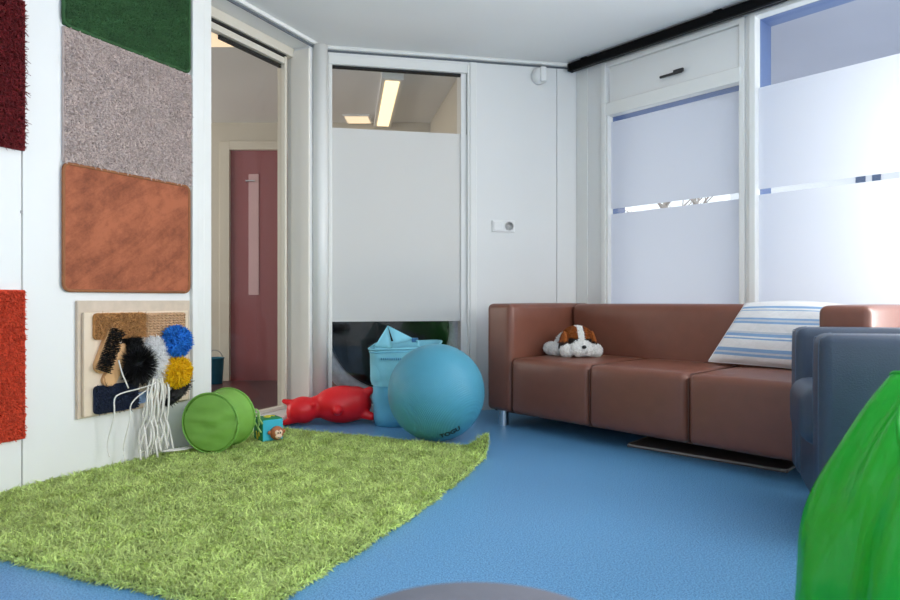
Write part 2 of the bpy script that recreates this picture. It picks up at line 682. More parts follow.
# left wall: panelled, with the deep opening of the glass door
bm = boxes([(-5.3, 1.0, 0.012, 0.19, 0, CE), (1.86, 2.02, 0.012, 0.19, 0, CE), (1.0, 1.86, 0.0, 0.19, 2.52, CE),
            (-5.3, -0.004, 0, 0.012, 0, CE), (0.003, 0.862, 0, 0.012, 0, CE), (1.86, 1.96, 0, 0.012, 0, CE)])
wl = tag(place(obj('wall_left', bm, M['white']), P0, RZL), kind='structure')
bm = boxes([(0.862, 0.90, -0.022, 0.012, 0, 2.535), (0.90, 0.945, -0.014, 0.012, 0, 2.535), (0.945, 1.0, -0.012, 0.012, 0, 2.535)], 0.004)
obj('door_casing', bm, M['paint'], wl)
bm = BX(1.0, 1.86, -0.02, 0.19, 0, 0.062, bev=0.006)
obj('door_sill', bm, M['paint'], wl)
obj('jamb_lining', BX(1.846, 1.861, -0.004, 0.15, 0.062, 2.50, bev=0.002), M['jamb'], wl)
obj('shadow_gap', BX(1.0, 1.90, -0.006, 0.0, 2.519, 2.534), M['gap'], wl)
bm = BX(-0.008, 0.000, -0.003, 0.002, 1.16, 1.172)
obj('panel_clip', bm, M['greyplastic'], wl)

# glass door in the left wall, set back in its opening
d1 = tag(place(bpy.data.objects.new('door_1', None), P0, RZL), kind='structure')
C.objects.link(d1)
fy0, fy1 = 0.15, 0.2
bm = boxes([(1.79, 1.86, fy0 + 0.04, fy1 + 0.02, 0.062, 2.52), (1.782, 1.805, fy0 - 0.004, fy1, 0.062, 2.45),
            (1.0, 1.86, fy0 - 0.02, fy1, 2.46, 2.52), (1.0, 1.80, fy0, fy1, 2.40, 2.44), (1.0, 1.80, fy0, fy1, 0.062, 0.085), (1.0, 1.05, fy0, fy1, 0.062, 2.45)], 0.004)
obj('door_frame', bm, M['cream'], d1)
bm = boxes([(1.0, 1.80, fy0 - 0.002, fy0 + 0.02, 2.445, 2.46), (1.24, 1.785, fy0 + 0.03, fy0 + 0.045, 2.375, 2.40)])
obj('gasket', bm, M['gasket'], d1)
obj('glass_pane', BX(1.04, 1.79, 0.172, 0.178, 0.085, 2.40), M['glass2'], d1)

# round white post covering the corner between the two glass doors
bm = lathe(bmesh.new(), [(0.05, 0), (0.05, 2.54)], 24)
pt = tag(place(obj('trim_1', bm, M['paint'], smooth=True), C1 + Vector((0.012, -0.052, 0)), 0), kind='structure')

# back wall
BT = 0.16
bm = boxes([(1.055, 1.722, 0, BT, 0, CE), (1.728, 1.90, 0, BT, 0, CE), (1.0, 1.8, 0.012, BT, 0.0, CE), (0.0, 1.055, 0, BT, 2.50, CE), (-0.06, 0.055, 0.0, BT, 0, CE)])
wb = tag(place(obj('wall_back', bm, M['white']), C1, RZB), kind='structure')
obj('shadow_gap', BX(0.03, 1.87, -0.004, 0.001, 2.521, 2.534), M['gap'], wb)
bm = boxes([(1.062, 1.112, -0.012, 0.002, 0, 2.520)], 0.004)
obj('door_casing', bm, M['paint'], wb)

d2 = tag(place(bpy.data.objects.new('door_2', None), C1, RZB), kind='structure')
C.objects.link(d2)
bm = boxes([(0.055, 0.082, 0.0, 0.06, 0, 2.5), (1.044, 1.06, -0.01, 0.06, 0, 2.5), (0.055, 1.06, -0.006, 0.06, 2.44, 2.5), (0.055, 1.06, 0.0, 0.06, 0, 0.06)], 0.004)
obj('door_frame', bm, M['paint'], d2)
bm = boxes([(0.082, 1.044, 0.02, 0.05, 2.425, 2.44), (1.036, 1.044, 0.012, 0.045, 2.0, 2.44)])
obj('gasket', bm, M['gasket'], d2)
obj('glass_pane', BX(0.08, 1.046, 0.030, 0.036, 0.06, 2.428), M['glass'], d2)
obj('frosted_film', BX(0.082, 1.044, 0.0268, 0.0285, 0.648, 2.005), M['frostdoor'], d2)

# right wall with its two frosted windows
RT = 0.14
SE = 4.45
W1a, W1b, W2a, W2b = 0.284, 1.222, 1.322, 2.24
ZB, ZT = 0.30, 2.115
bm = boxes([(-0.02, 0.236, 0, RT, 0, CE), (0.236, 4.25, 0, RT, 0, ZB - 0.05), (0.236, 4.25, 0, RT, 2.50, CE), (4.25, SE, 0, RT, 0, CE),
            (1.25, 1.295, 0.0, RT, ZB - 0.05, 2.5)])
wr = tag(place(obj('wall_right', bm, M['white']), C2, RZR), kind='structure')
obj('corner_batten', BX(0.0, 0.10, -0.008, 0.001, 0, 2.535, bev=0.003), M['paint'], wr)

v1 = tag(place(bpy.data.objects.new('window_1', None), C2, RZR), kind='structure')
C.objects.link(v1)
bm = boxes([(0.232, W1a - 0.018, -0.022, 0.05, ZB - 0.05, 2.50), (W1a - 0.018, W1a, -0.012, 0.05, ZB - 0.05, ZT), (W1b, 1.255, -0.014, 0.05, ZB - 0.05, 2.50),
            (W1a - 0.02, W1b + 0.01, -0.018, 0.05, ZT, 2.205), (W1a - 0.02, W1b + 0.01, -0.012, 0.05, 2.465, 2.50), (W1a - 0.02, W1b + 0.01, -0.014, 0.05, ZB - 0.05, ZB)], 0.004)
obj('window_frame', bm, M['paint'], v1)
obj('vent_flap', BX(W1a + 0.004, W1b - 0.004, 0.0, 0.03, 2.211, 2.459, bev=0.003), M['white'], v1)
h = obj('flap_handle', boxes([(0.70, 0.86, -0.03, -0.016, 2.268, 2.284), (0.80, 0.87, -0.034, -0.016, 2.272, 2.296)], 0.004), M['dark'], v1)
obj('exterior_reveal', boxes([(W1a - 0.02, W1a, 0.05, RT + 0.06, ZB, ZT), (W1b, W1b + 0.02, 0.05, RT + 0.06, ZB, ZT), (W1a - 0.02, W1b + 0.02, 0.05, RT + 0.06, ZT, ZT + 0.02)]), M['blueframe'], v1)
obj('glass_pane', BX(W1a - 0.004, W1b + 0.004, 0.030, 0.036, ZB, ZT), M['glass'], v1)
bm = boxes([(W1a, W1b, 0.0268, 0.0285, ZB, 1.415), (W1a, W1b, 0.0268, 0.0285, 1.452, 2.075)])
obj('frosted_film', bm, M['frostwin'], v1)
bm = tube(bmesh.new(), [(0.9, 0.10, ZT - 0.03), (1.05, 0.06, ZT - 0.05), (W1b - 0.02, 0.06, ZT - 0.045)], 0.006)
obj('window_stay', bm, M['greyplastic'], v1)

v2 = tag(place(bpy.data.objects.new('window_2', None), C2, RZR), kind='structure')
C.objects.link(v2)
bm = boxes([(1.262, 1.285, -0.006, 0.05, ZB - 0.05, 2.50), (1.285, W2a, -0.022, 0.05, ZB - 0.05, 2.50), (W2b, W2b + 0.05, -0.022, 0.05, ZB - 0.05, 2.50),
            (1.29, W2b + 0.02, -0.02, 0.05, 2.475, 2.50), (1.29, W2b + 0.02, -0.02, 0.05, ZB - 0.05, ZB)], 0.004)
obj('window_frame', bm, M['paint'], v2)
v3 = tag(place(bpy.data.objects.new('window_3', None), C2, RZR), kind='structure')
C.objects.link(v3)
obj('window_frame', boxes([(W2b + 0.05, W2b + 0.10, -0.02, 0.05, ZB - 0.05, 2.50), (4.2, 4.26, -0.02, 0.05, ZB - 0.05, 2.50), (W2b + 0.1, 4.2, -0.02, 0.05, 2.46, 2.50), (W2b + 0.1, 4.2, -0.02, 0.05, ZB - 0.05, ZB)], 0.004), M['paint'], v3)
obj('exterior_reveal', boxes([(W2a - 0.02, W2a, 0.05, RT + 0.06, ZB, 2.475), (W2a - 0.02, W2b + 0.02, 0.05, RT + 0.06, 2.475, 2.495)]), M['blueframe'], v2)
obj('glass_pane', BX(W2a - 0.004, W2b + 0.004, 0.030, 0.036, ZB, 2.475), M['glass'], v2)
bm = boxes([(W2a, W2b, 0.0268, 0.0285, ZB, 1.425), (W2a, W2b, 0.0268, 0.0285, 1.458, 2.062)])
obj('frosted_film', bm, M['frostwin'], v2)

# walls out of the picture that close the room
bm = boxes([(3.84, 3.98, -2.2, -1.75, 0, CE), (3.84, 3.98, 1.3, Rend.y + 0.05, 0, CE), (3.84, 3.98, -1.75, 1.3, 0, 0.55), (3.84, 3.98, -1.75, 1.3, 2.35, CE)])
tag(obj('wall_side', bm, M['white']), kind='structure')
bm = boxes([(-4.3, -1.7, -2.2, -2.02, 0, CE), (2.9, 3.9, -2.2, -2.02, 0, CE), (-1.7, 2.9, -2.2, -2.02, 0, 0.6), (-1.7, 2.9, -2.2, -2.02, 2.4, CE)])
tag(obj('wall_rear', bm, M['white']), kind='structure')

# corridor beyond the glass doors
bm = boxes([(-5.1, -2.2, 6.35, 6.5, 0, CE), (-1.2, 1.0, 6.35, 6.5, 0, CE), (-2.2, -1.2, 6.35, 6.5, 2.3, CE), (-5.15, -5.0, -1, 6.5, 0, CE)])
tag(obj('wall_corridor', bm, M['beige']), kind='structure')
bm = bmesh.new()
box(bm, 0.12, 1.5, -0.12, 0.0, 0, CE)
o = tag(place(obj('wall_corridor_end', bm, M['beige']), (0.10, 4.86, 0), math.atan2(1.5, -0.3)), kind='structure')
d3 = tag(place(bpy.data.objects.new('door_3', None), (0, 0, 0), 0), kind='structure')
C.objects.link(d3)
obj('door_leaf', BX(-2.18, -1.22, 6.36, 6.40, 0.0, 2.285), M['reddoor'], d3)
obj('door_frame', boxes([(-2.28, -2.18, 6.32, 6.42, 0, 2.37), (-1.22, -1.12, 6.32, 6.42, 0, 2.37), (-2.18, -1.22, 6.32, 6.42, 2.285, 2.37)], 0.004), M['cream'], d3)
bm = tube(bmesh.new(), [(-2.02, 6.36, 1.98), (-2.02, 6.33, 1.98), (-1.93, 6.33, 1.98)], 0.008)
obj('door_handle', bm, M['chrome'], d3)
obj('reflection_strip', BX(-2.0, -1.90, 6.353, 6.362, 0.85, 2.05), M['palereflect'], d3)  # pale strip painted on the leaf for a reflection in the glass

# cove trims under the ceiling
bm = BX(-5.2, 1.96, -0.028, 0.0, 2.535, CE, bev=0.006)
tag(place(obj('trim_2', bm, M['paint']), P0, RZL), kind='structure')
bm = BX(0.02, 1.88, -0.028, 0.0, 2.535, CE, bev=0.006)
tag(place(obj('trim_3', bm, M['paint']), C1, RZB), kind='structure')

# ground and things outside
poly_slab('ground_outside', [(1.2, 5.2), (4.1, 1.8), (18, -2), (46, 10), (36, 48), (4, 48), (1.3, 9)], -0.35, -0.25, M['paving'])
bm = bmesh.new()
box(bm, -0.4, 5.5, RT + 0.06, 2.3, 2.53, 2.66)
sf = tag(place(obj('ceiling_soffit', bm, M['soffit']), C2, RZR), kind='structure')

# ------------------------------------------------------------------ curtain rail and small wall fittings
rail = empty('curtain_rail', C2, RZR, 'long black curtain rail running under the ceiling above the frosted windows', 'curtain rail')
obj('rail_body', boxes([(0.0, 3.2, -0.10, -0.045, 2.492, 2.548)], 0.004), M['black'], rail)
obj('end_cap', boxes([(-0.012, 0.0, -0.102, -0.043, 2.490, 2.5485)], 0.004), M['gasket'], rail)
obj('glide_slot', boxes([(0.02, 3.18, -0.078, -0.067, 2.4905, 2.4925)]), M['dark'], rail)
for k in (0.1, 1.1, 2.1, 3.0):
    obj('ceiling_bracket', BX(k, k + 0.05, -0.09, -0.055, 2.546, 2.56), M['black'], rail)

sk = empty('wall_socket', C1 + Vector((0.9816, 0.1908, 0)) * 1.312 + Vector((0, 0, 1.34)), RZB,
           'white double plate with a switch and a power socket on the back wall', 'socket')
obj('plate', BX(-0.085, 0.085, -0.012, 0.0, -0.043, 0.043, bev=0.004), M['plastic'], sk)
obj('rocker_switch', BX(-0.075, -0.008, -0.018, -0.010, -0.033, 0.033, bev=0.004), M['plastic'], sk)
bm = lathe(bmesh.new(), [(0.034, -0.016), (0.030, -0.018), (0.026, -0.015), (0.022, -0.012), (0.0, -0.0121)], 28, 'y', (0.044, 0, 0))
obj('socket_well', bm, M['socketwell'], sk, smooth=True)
bm = bmesh.new()
for x in (0.035, 0.053):
    lathe(bm, [(0.003, -0.0135), (0.0, -0.0136)], 10, 'y', (x, 0, 0))
obj('pin_hole', bm, M['ink'], sk)

pr = empty('motion_sensor', C1 + Vector((0.9816, 0.1908, 0)) * 1.579 + Vector((0, 0, 2.45)), RZB,
           'small rounded white sensor high on the back wall under the ceiling', 'sensor')
bm = lathe(bmesh.new(), [(0.0, -0.05), (0.03, -0.048), (0.045, -0.036), (0.05, -0.015), (0.052, 0.0)], 28, 'y')
bmesh.ops.scale(bm, vec=(1, 1, 1.2), verts=bm.verts[:])
obj('housing', bm, M['plastic'], pr, smooth=True)
obj('lens', BX(0.0, 0.05, -0.062, -0.01, -0.05, 0.06, bev=0.012, seg=3), M['plastic'], pr, smooth=True)

# ------------------------------------------------------------------ carpets on the left wall


def wall_carpet(name, t0, t1, z0, z1, m, base, label, h, wd, n, lean, binding=None, hv=0.3):
    tc, zc = (t0 + t1) / 2, (z0 + z1) / 2
    o = empty(name, onleft(tc, 0.0) + Vector((0, 0, z0)), RZL, label, 'carpet sample', 'carpet samples fixed to the left wall')
    W, H = (t1 - t0) / 2, z1 - z0
    pr = []
    bm = BX(-W, W, -0.014, 0.0, 0, H, bev=0.004)
    v, f = bm_arrays(bm)
    pr.append((v, f, 0))
    if n:
        u = rng.random((n, 2))
        P = np.stack([(u[:, 0] * 2 - 1) * (W - h * 0.5), np.full(n, -0.013), h * 0.5 + u[:, 1] * (H - h)], 1)
        Nn = np.tile([0, -1.0, 0], (n, 1))
        v, f = blades(P, Nn, h, wd, lean, hv, down=(0, 0, -0.35))
        pr.append((v, f, 1))
    V, F, I = join(pr)
    mesh_obj('pile' if binding else 'pile', V, F, m, o, smooth=False, mats=[base, m], midx=I)
    if binding:
        r = 0.03
        pts = []
        for (cx, cz, a0) in ((W - r, r, -90), (W - r, H - r, 0), (-W + r, H - r, 90), (-W + r, r, 180)):
            for k in range(5):
                a = R(a0 + 22.5 * k)
                pts.append((cx + r * math.cos(a), -0.012, cz + r * math.sin(a)))
        pts.append(pts[0])
        obj('bound_edge', tube(bmesh.new(), pts, 0.008, 8), binding, o, smooth=True)
    return o


wall_carpet('carpet_sample', 0.166, 0.847, 2.012, 2.51, M['wgreen'], M['wgreen'], 'dark green turf carpet square at the top of the wall column',
            0.007, 0.003, 22000, 1.0, M['wgreen'])
wall_carpet('carpet_sample', 0.165, 0.860, 1.408, 2.005, M['wgrey'], M['wgrey'], 'mottled grey pile carpet square between the green and rust ones',
            0.009, 0.0050, 30000, 1.0)
# the rust one is smooth velour with rounded corners and a bound edge
o = empty('carpet_sample', onleft(0.506) + Vector((0, 0, 0.842)), RZL, 'smooth rust brown carpet square just above the tactile board', 'carpet sample',
          'carpet samples fixed to the left wall')
bm = bmesh.new()
W, H, r = 0.340, 0.562, 0.03
pts = []
for (cx, cz, a0) in ((W - r, r, -90), (W - r, H - r, 0), (-W + r, H - r, 90), (-W + r, r, 180)):
    for k in range(6):
        a = R(a0 + 18 * k)
        pts.append((cx + r * math.cos(a), cz + r * math.sin(a)))
fr = [bm.verts.new((x, -0.014, z)) for x, z in pts]
bk = [bm.verts.new((x, 0.0, z)) for x, z in pts]
bm.faces.new(fr)
bm.faces.new(bk)
for i in range(len(pts)):
    j = (i + 1) % len(pts)
    bm.faces.new((fr[i], fr[j], bk[j], bk[i]))
obj('pile', bm, M['wbrown'], o)
q = [(x, -0.013, z) for x, z in pts]
obj('bound_edge', tube(bmesh.new(), q + [q[0]], 0.0075, 8), M['wbrownedge'], o, smooth=True)
wall_carpet('carpet_sample', -0.60, 0.006, 1.42, 2.045, M['wdark'], M['wdark'], 'shaggy dark red carpet square at the upper left edge of the photo',
            0.022, 0.004, 22000, 0.8)
wall_carpet('carpet_sample', -0.60, 0.006, 0.222, 0.842, M['worange'], M['worange'], 'orange red carpet square low on the wall at the left edge',
            0.010, 0.004, 36000, 0.8)

# ------------------------------------------------------------------ tactile board
T0 = 0.2267
bd = empty('tactile_board', onleft(T0) + Vector((0, 0, 0.266)), RZL,
           'birch tactile board with brushes, mats, pompoms and hanging cords on the left wall', 'tactile board')
# local: x along the wall, -y into the room, z up from the board's lower edge
obj('backing_board', BX(0, 0.618, -0.018, 0, 0, 0.531, bev=0.002), M['plyedge'], bd)
obj('front_panel', BX(0.018, 0.592, -0.036, -0.0185, 0.008, 0.478, bev=0.003), M['ply'], bd)
FY = -0.0365


def fuzzy(name, outline_fn, n, h, wd, m, base, lean, parent, depth=0.012):
    pass


def patch(name, x0, x1, z0, z1, m, n, h, wd, lean, th=0.012, rad=0.02, y=FY):
    bm = bmesh.new()
    r = rad
    pts = []
    for (cx, cz, a0) in ((x1 - r, z0 + r, -90), (x1 - r, z1 - r, 0), (x0 + r, z1 - r, 90), (x0 + r, z0 + r, 180)):
        for k in range(5):
            a = R(a0 + 22.5 * k)
            pts.append((cx + r * math.cos(a), cz + r * math.sin(a)))
    fr = [bm.verts.new((a, y - th, b)) for a, b in pts]
    bk = [bm.verts.new((a, y, b)) for a, b in pts]
    bm.faces.new(fr)
    bm.faces.new(bk[::-1])
    for i in range(len(pts)):
        j = (i + 1) % len(pts)
        bm.faces.new((fr[i], bk[i], bk[j], fr[j]))
    v, f = bm_arrays(bm)
    pr = [(v, f, 0)]
    if n:
        u = rng.random((n, 2))
        P = np.stack([x0 + 0.004 + u[:, 0] * (x1 - x0 - 0.008), np.full(n, y - th), z0 + 0.004 + u[:, 1] * (z1 - z0 - 0.008)], 1)
        a, b = blades(P, np.tile([0, -1.0, 0], (n, 1)), h, wd, lean)
        pr.append((a, b, 0))
    V, F, I = join(pr)
    return mesh_obj(name, V, F, m, bd, smooth=False)


k = patch('coir_mat', 0.058, 0.325, 0.352, 0.474, M['coir'], 3000, 0.010, 0.003, 1.0)
k['label'] = 'brown coir half of the mat'
k = patch('jute_mat', 0.325, 0.562, 0.350, 0.470, M['jute'], 0, 0, 0, 0, 0.013, 0.012)
k['label'] = 'pale braided half of the mat'
# braid rows
bm = bmesh.new()
for i in range(9):
    z = 0.357 + i * 0.0128
    tube(bm, [(0.329 + 0.0115 * q, FY - 0.014 - 0.003 * (q % 2), z + 0.003 * (1 if q % 2 else -1)) for q in range(21)], 0.0055, 6)
obj('braid', bm, M['jute'], k, smooth=True)
patch('navy_carpet_patch', 0.060, 0.285, 0.012, 0.142, M['navy'], 2600, 0.012, 0.004, 1.0)
k = patch('blue_cloth_patch', 0.275, 0.375, 0.03, 0.085, M['cloth'], 0, 0, 0, 0, 0.006, 0.01)


def brush(name, ax, az, bx_, bz, wd, bristle, label):
    """bath brush: capsule-shaped wooden back, bristles on its face"""
    A, B = Vector((ax, 0, az)), Vector((bx_, 0, bz))
    d = (B - A).normalized()
    s = Vector((d.z, 0, -d.x))
    L_ = (B - A).length
    root = None
    bm = bmesh.new()
    pts = []
    for k in range(13):
        a = R(90 + 15 * k)
        pts.append(A + s * (wd / 2 * math.sin(a)) + d * (wd / 2 * math.cos(a)) + d * wd / 2)
    for k in range(13):
        a = R(-90 + 15 * k)
        pts.append(B + s * (wd / 2 * math.sin(a)) + d * (wd / 2 * math.cos(a)) - d * wd / 2)
    fr = [bm.verts.new((p.x, FY - 0.024, p.z)) for p in pts]
    bk = [bm.verts.new((p.x, FY, p.z)) for p in pts]
    bm.faces.new(fr)
    bm.faces.new(bk[::-1])
    for i in range(len(pts)):
        j = (i + 1) % len(pts)
        bm.faces.new((fr[i], bk[i], bk[j], fr[j]))
    es = [e for e in bm.edges if all(abs(v.co.y - (FY - 0.024)) < 1e-6 for v in e.verts)]
    bmesh.ops.bevel(bm, geom=es, offset=0.006, segments=2, affect='EDGES')
    o = obj(name, bm, M['brushwood'], bd)
    o['label'] = label
    if bristle:
        V = []
        P = []
        nx, nz = 9, 26
        for i in range(nz):
            for j in range(nx):
                for q in range(3):
                    u = (j + 0.5) / nx - 0.5
                    v = 0.06 + 0.88 * i / (nz - 1)
                    p = A + d * (L_ * v) + s * (wd * 0.95 * u)
                    P.append((p.x + random.uniform(-.001, .001), FY - 0.023, p.z + random.uniform(-.001, .001)))
        v, f = blades(P, np.tile([0, -1.0, 0], (len(P), 1)), 0.026, 0.0048, 0.3, 0.12)
        bb = BX(0, 1, 0, 1, 0, 1)
        bb.free()
        mesh_obj('bristles', v, f, M['bristle'], o, smooth=False)
    return o


brush('wooden_brush', 0.082, 0.200, 0.165, 0.405, 0.074, True, 'wooden brush with black bristles facing out')
brush('wooden_brush_back', 0.115, 0.135, 0.215, 0.325, 0.066, False, 'bare wooden brush back')


def puff(name, c, r, m, n, h, wd, parent=bd, sq=(1, 1, 1), lean=0.4, core=0.65):
    g = rng.normal(size=(n, 3))
    g /= np.linalg.norm(g, axis=1)[:, None]
    sq = np.array(sq)
    P = np.array(c) + g * r * core * sq
    v, f = blades(P, g, h, wd, lean, 0.2)
    bm = bmesh.new()
    ell(bm, Vector(c), tuple(r * (core + 0.08) * sq), sub=3)
    v2, f2 = bm_arrays(bm)
    V, F, I = join([(v2, f2, 0), (v, f, 0)])
    return mesh_obj(name, V, F, m, parent, smooth=False)


k = puff('round_black_brush', (0.258, FY - 0.045, 0.222), 0.080, M['bristle'], 2600, 0.056, 0.0024, sq=(0.86, 0.75, 1.2), lean=0.15, core=0.5)
k['label'] = 'round brush of long black bristles'
patch('black_bristle_pad', 0.205, 0.290, 0.285, 0.355, M['bristle'], 1200, 0.03, 0.003, 0.4)
k = puff('white_mop_head', (0.358, FY - 0.03, 0.235), 0.070, M['fluff'], 2600, 0.035, 0.004, sq=(0.85, 0.6, 2.0), lean=0.8)
k['label'] = 'fluffy white mop head'
k = puff('blue_pompom', (0.475, FY - 0.05, 0.322), 0.078, M['bluepom'], 2600, 0.032, 0.006, sq=(1, 0.75, 1.0), lean=0.7)
k = puff('yellow_pompom', (0.470, FY - 0.055, 0.170), 0.080, M['yelpom'], 2600, 0.032, 0.006, sq=(1, 0.75, 0.95), lean=0.7)
# curved black bristle strip at the lower right
bm = bmesh.new()
arc = [(0.475, 0.0), (0.52, 0.012), (0.56, 0.04), (0.60, 0.08), (0.625, 0.12)]
arc = [(a - 0.055, 0.018 + b * 0.85) for a, b in arc]
P = []
for i in range(len(arc) - 1):
    for q in range(260):
        t = random.random()
        P.append((arc[i][0] * (1 - t) + arc[i + 1][0] * t, FY - random.uniform(0, 0.03), arc[i][1] * (1 - t) + arc[i + 1][1] * t + random.uniform(-0.022, 0.022)))
v, f = blades(P, np.tile([0.1, -0.99, 0.1], (len(P), 1)), 0.022, 0.005, 0.7)
v2, f2 = bm_arrays(tube(bmesh.new(), [(a, FY - 0.012, b) for a, b in arc], [0.02, 0.03, 0.034, 0.03, 0.018], 10))
V, F, I = join([(v2, f2, 0), (v, f, 0)])
mesh_obj('bristle_strip', V, F, M['bristle'], bd, smooth=False)
# white cords
cz = 0.105
cords = [
    [(0.20, 0.255), (0.215, 0.19), (0.235, 0.145), (0.25, 0.12)],
    [(0.39, 0.125), (0.30, 0.110), (0.215, 0.098), (0.185, 0.075), (0.18, 0.0), (0.176, -0.13), (0.172, -0.19)],
    [(0.40, 0.115), (0.33, 0.085), (0.27, 0.040), (0.262, -0.03), (0.258, -0.16), (0.25, -0.225)],
]
for i in range(14):
    x = 0.355 + 0.0095 * i
    sp = random.uniform(-0.03, 0.03)
    e = -0.20 - random.random() * 0.045
    cords.append([(x * 0.6 + 0.41 * 0.4, 0.155), (x, 0.09), (x + sp * 0.3, -0.02), (x + sp * 0.8, -0.12), (x + sp * 1.2, e)])
cords.append([(0.46, 0.12), (0.475, 0.02), (0.468, -0.08), (0.44, -0.15), (0.41, -0.20)])
cords.append([(0.43, 0.12), (0.40, -0.06), (0.37, -0.17), (0.35, -0.21), (0.33, -0.175), (0.345, -0.10)])
for i, c in enumerate(cords):
    c = [(x - 0.05, z) for x, z in c]
    pts = smooth_path([(x, FY - 0.052 - 0.008 * math.sin(i * 1.7 + q) if z > 0.02 else -0.045 - 0.02 * ((i * 7 + q) % 3), z) for q, (x, z) in enumerate(c)], 5)
    obj('cord', tube(bmesh.new(), pts, 0.0036 if i < 3 else 0.005, 6), M['cord'], bd, smooth=True)
# loose cord ends lying on the rug
pts = smooth_path([(0.43, -0.07, -0.222), (0.48, -0.09, -0.224), (0.56, -0.10, -0.224), (0.62, -0.07, -0.224)], 5)
obj('cord', tube(bmesh.new(), pts, 0.0042, 6), M['cord'], bd, smooth=True)
pts = smooth_path([(0.40, -0.07, -0.222), (0.47, -0.12, -0.224), (0.53, -0.13, -0.224), (0.60, -0.115, -0.224)], 5)
obj('cord', tube(bmesh.new(), pts, 0.0042, 6), M['cord'], bd, smooth=True)

# ------------------------------------------------------------------ green rug
NR, FR, FL, NL = Vector((-0.50, 1.625, 0)), Vector((0.205, 3.365, 0)), Vector((-1.10, 3.92, 0)), Vector((-2.03, 2.235, 0))
nu, nv = 70, 90


def rug_pt(u, v):      # u 0 left ... 1 right, v 0 near ... 1 far
    a = NL.lerp(NR, u)
    b = FL.lerp(FR, u)
    p = a.lerp(b, v)
    p += Vector((0.93, -0.35, 0)) * (0.052 * 4 * v * (1 - v) * u)
    e = mnoise.noise(Vector((p.x * 9, p.y * 9, 0))) * 0.012
    if u < 0.02 or u > 0.98:
        p += Vector((0.93, -0.35, 0)) * e
    if v < 0.02 or v > 0.98:
        p += Vector((0.35, 0.93, 0)) * e
    # keep clear of the wall, lift the curled far right corner
    t = (p - P0).dot(dL)
    d = (p - P0).dot(Vector((0.8941, -0.4478, 0)))
    if d < 0.012:
        p += Vector((0.8941, -0.4478, 0)) * (0.012 - d)
    q = (p - FR).length
    z = 0.0
    if q < 0.13:
        z = 0.085 * (1 - q / 0.13) ** 1.3
        p += Vector((-0.2, -0.1, 0)) * z * 0.6
    z += 0.004 * (mnoise.noise(Vector((p.x * 2.3, p.y * 2.3, 3))) + 0.5)
    return Vector((p.x, p.y, z))


G = [[rug_pt(i / nu, j / nv) for i in range(nu + 1)] for j in range(nv + 1)]
V = [(p.x, p.y, p.z + 0.009) for row in G for p in row] + [(p.x, p.y, max(0.0005, p.z - 0.0005) if p.z > 0.012 else 0.0005) for row in G for p in row]
n1 = (nu + 1) * (nv + 1)
F = []
for j in range(nv):
    for i in range(nu):
        a = j * (nu + 1) + i
        F.append([a, a + 1, a + nu + 2, a + nu + 1])
        F.append([n1 + a, n1 + a + nu + 1, n1 + a + nu + 2, n1 + a + 1])
for i in range(nu):
    for j0 in (0, nv * (nu + 1)):
        F.append([j0 + i, n1 + j0 + i, n1 + j0 + i + 1, j0 + i + 1])
for j in range(nv):
    for i0 in (0, nu):
        a = j * (nu + 1) + i0
        F.append([a, a + nu + 1, n1 + a + nu + 1, n1 + a])
NB = 170000
uu = rng.random((NB, 2))
PP = np.array([tuple(rug_pt(0.004 + 0.992 * a, 0.004 + 0.992 * b)) for a, b in uu])
PP[:, 2] += 0.008
NN = np.tile([0, 0, 1.0], (NB, 1))
tx = np.array([mnoise.noise(Vector((p[0] * 14, p[1] * 14, 1.0))) for p in PP])
ty = np.array([mnoise.noise(Vector((p[0] * 14, p[1] * 14, 8.0))) for p in PP])
NN[:, 0] += tx * 0.45
NN[:, 1] += ty * 0.45
NN /= np.linalg.norm(NN, axis=1)[:, None]
bv, bf = blades(PP, NN, 0.021, 0.0036, 1.3, 0.4, 1.8)
ev = []
en = []
for k in range(9000):
    q = random.random()
    e, (ou, ov) = random.choice((((q, 0.0), (0, -1)), ((1.0, q), (1, 0)), ((q, 1.0), (0, 1)), ((q, 0.0), (0, -1)), ((1.0, q), (1, 0))))
    p = rug_pt(*e)
    d = Vector((0.93, -0.35, 0)) * ou + Vector((0.35, 0.93, 0)) * ov
    ev.append((p.x, p.y, p.z + random.uniform(0.003, 0.010)))
    n_e = (d + Vector((random.uniform(-.5, .5), random.uniform(-.5, .5), random.uniform(0.1, 0.8)))).normalized()
    en.append(tuple(n_e))
cv, cf = blades(ev, en, 0.016, 0.0036, 1.0, 0.4, 1.5)
cv[:, 2] = np.maximum(cv[:, 2], 0.0008)
VV, FF, II = join([(V, F, 0), (bv, bf, 1), (cv, cf, 1)])
ctr = Vector((-0.8, 2.8, 0))
VV = VV - np.array(ctr)
rug = mesh_obj('shag_rug', VV, FF, M['rug'], None, smooth=False, mats=[M['rugbase'], M['rug']], midx=II)
rug.location = ctr
tag(rug, 'lime green shag rug on the blue floor with one corner curled up', 'rug')

# ------------------------------------------------------------------ sofa
F0 = Vector((0.315, 4.062, 0))
RZS = math.atan2(-0.7353, 0.6778)
XL0, XL1, XR0, XR1 = -0.116, 0.096, 1.833, 2.031


def sofa_leg(x, y, h, r, parent, m):
    bm = lathe(bmesh.new(), [(r, 0.0), (r, h * 0.1), (r * 1.0, h), (r * 1.25, h), (r * 1.25, h + 0.004)], 20, 'z', (x, y, 0))
    return obj('leg', bm, m, parent, smooth=False)


sofa = empty('sofa', F0, RZS, 'brown leatherette three seat sofa standing below the frosted windows', 'sofa')


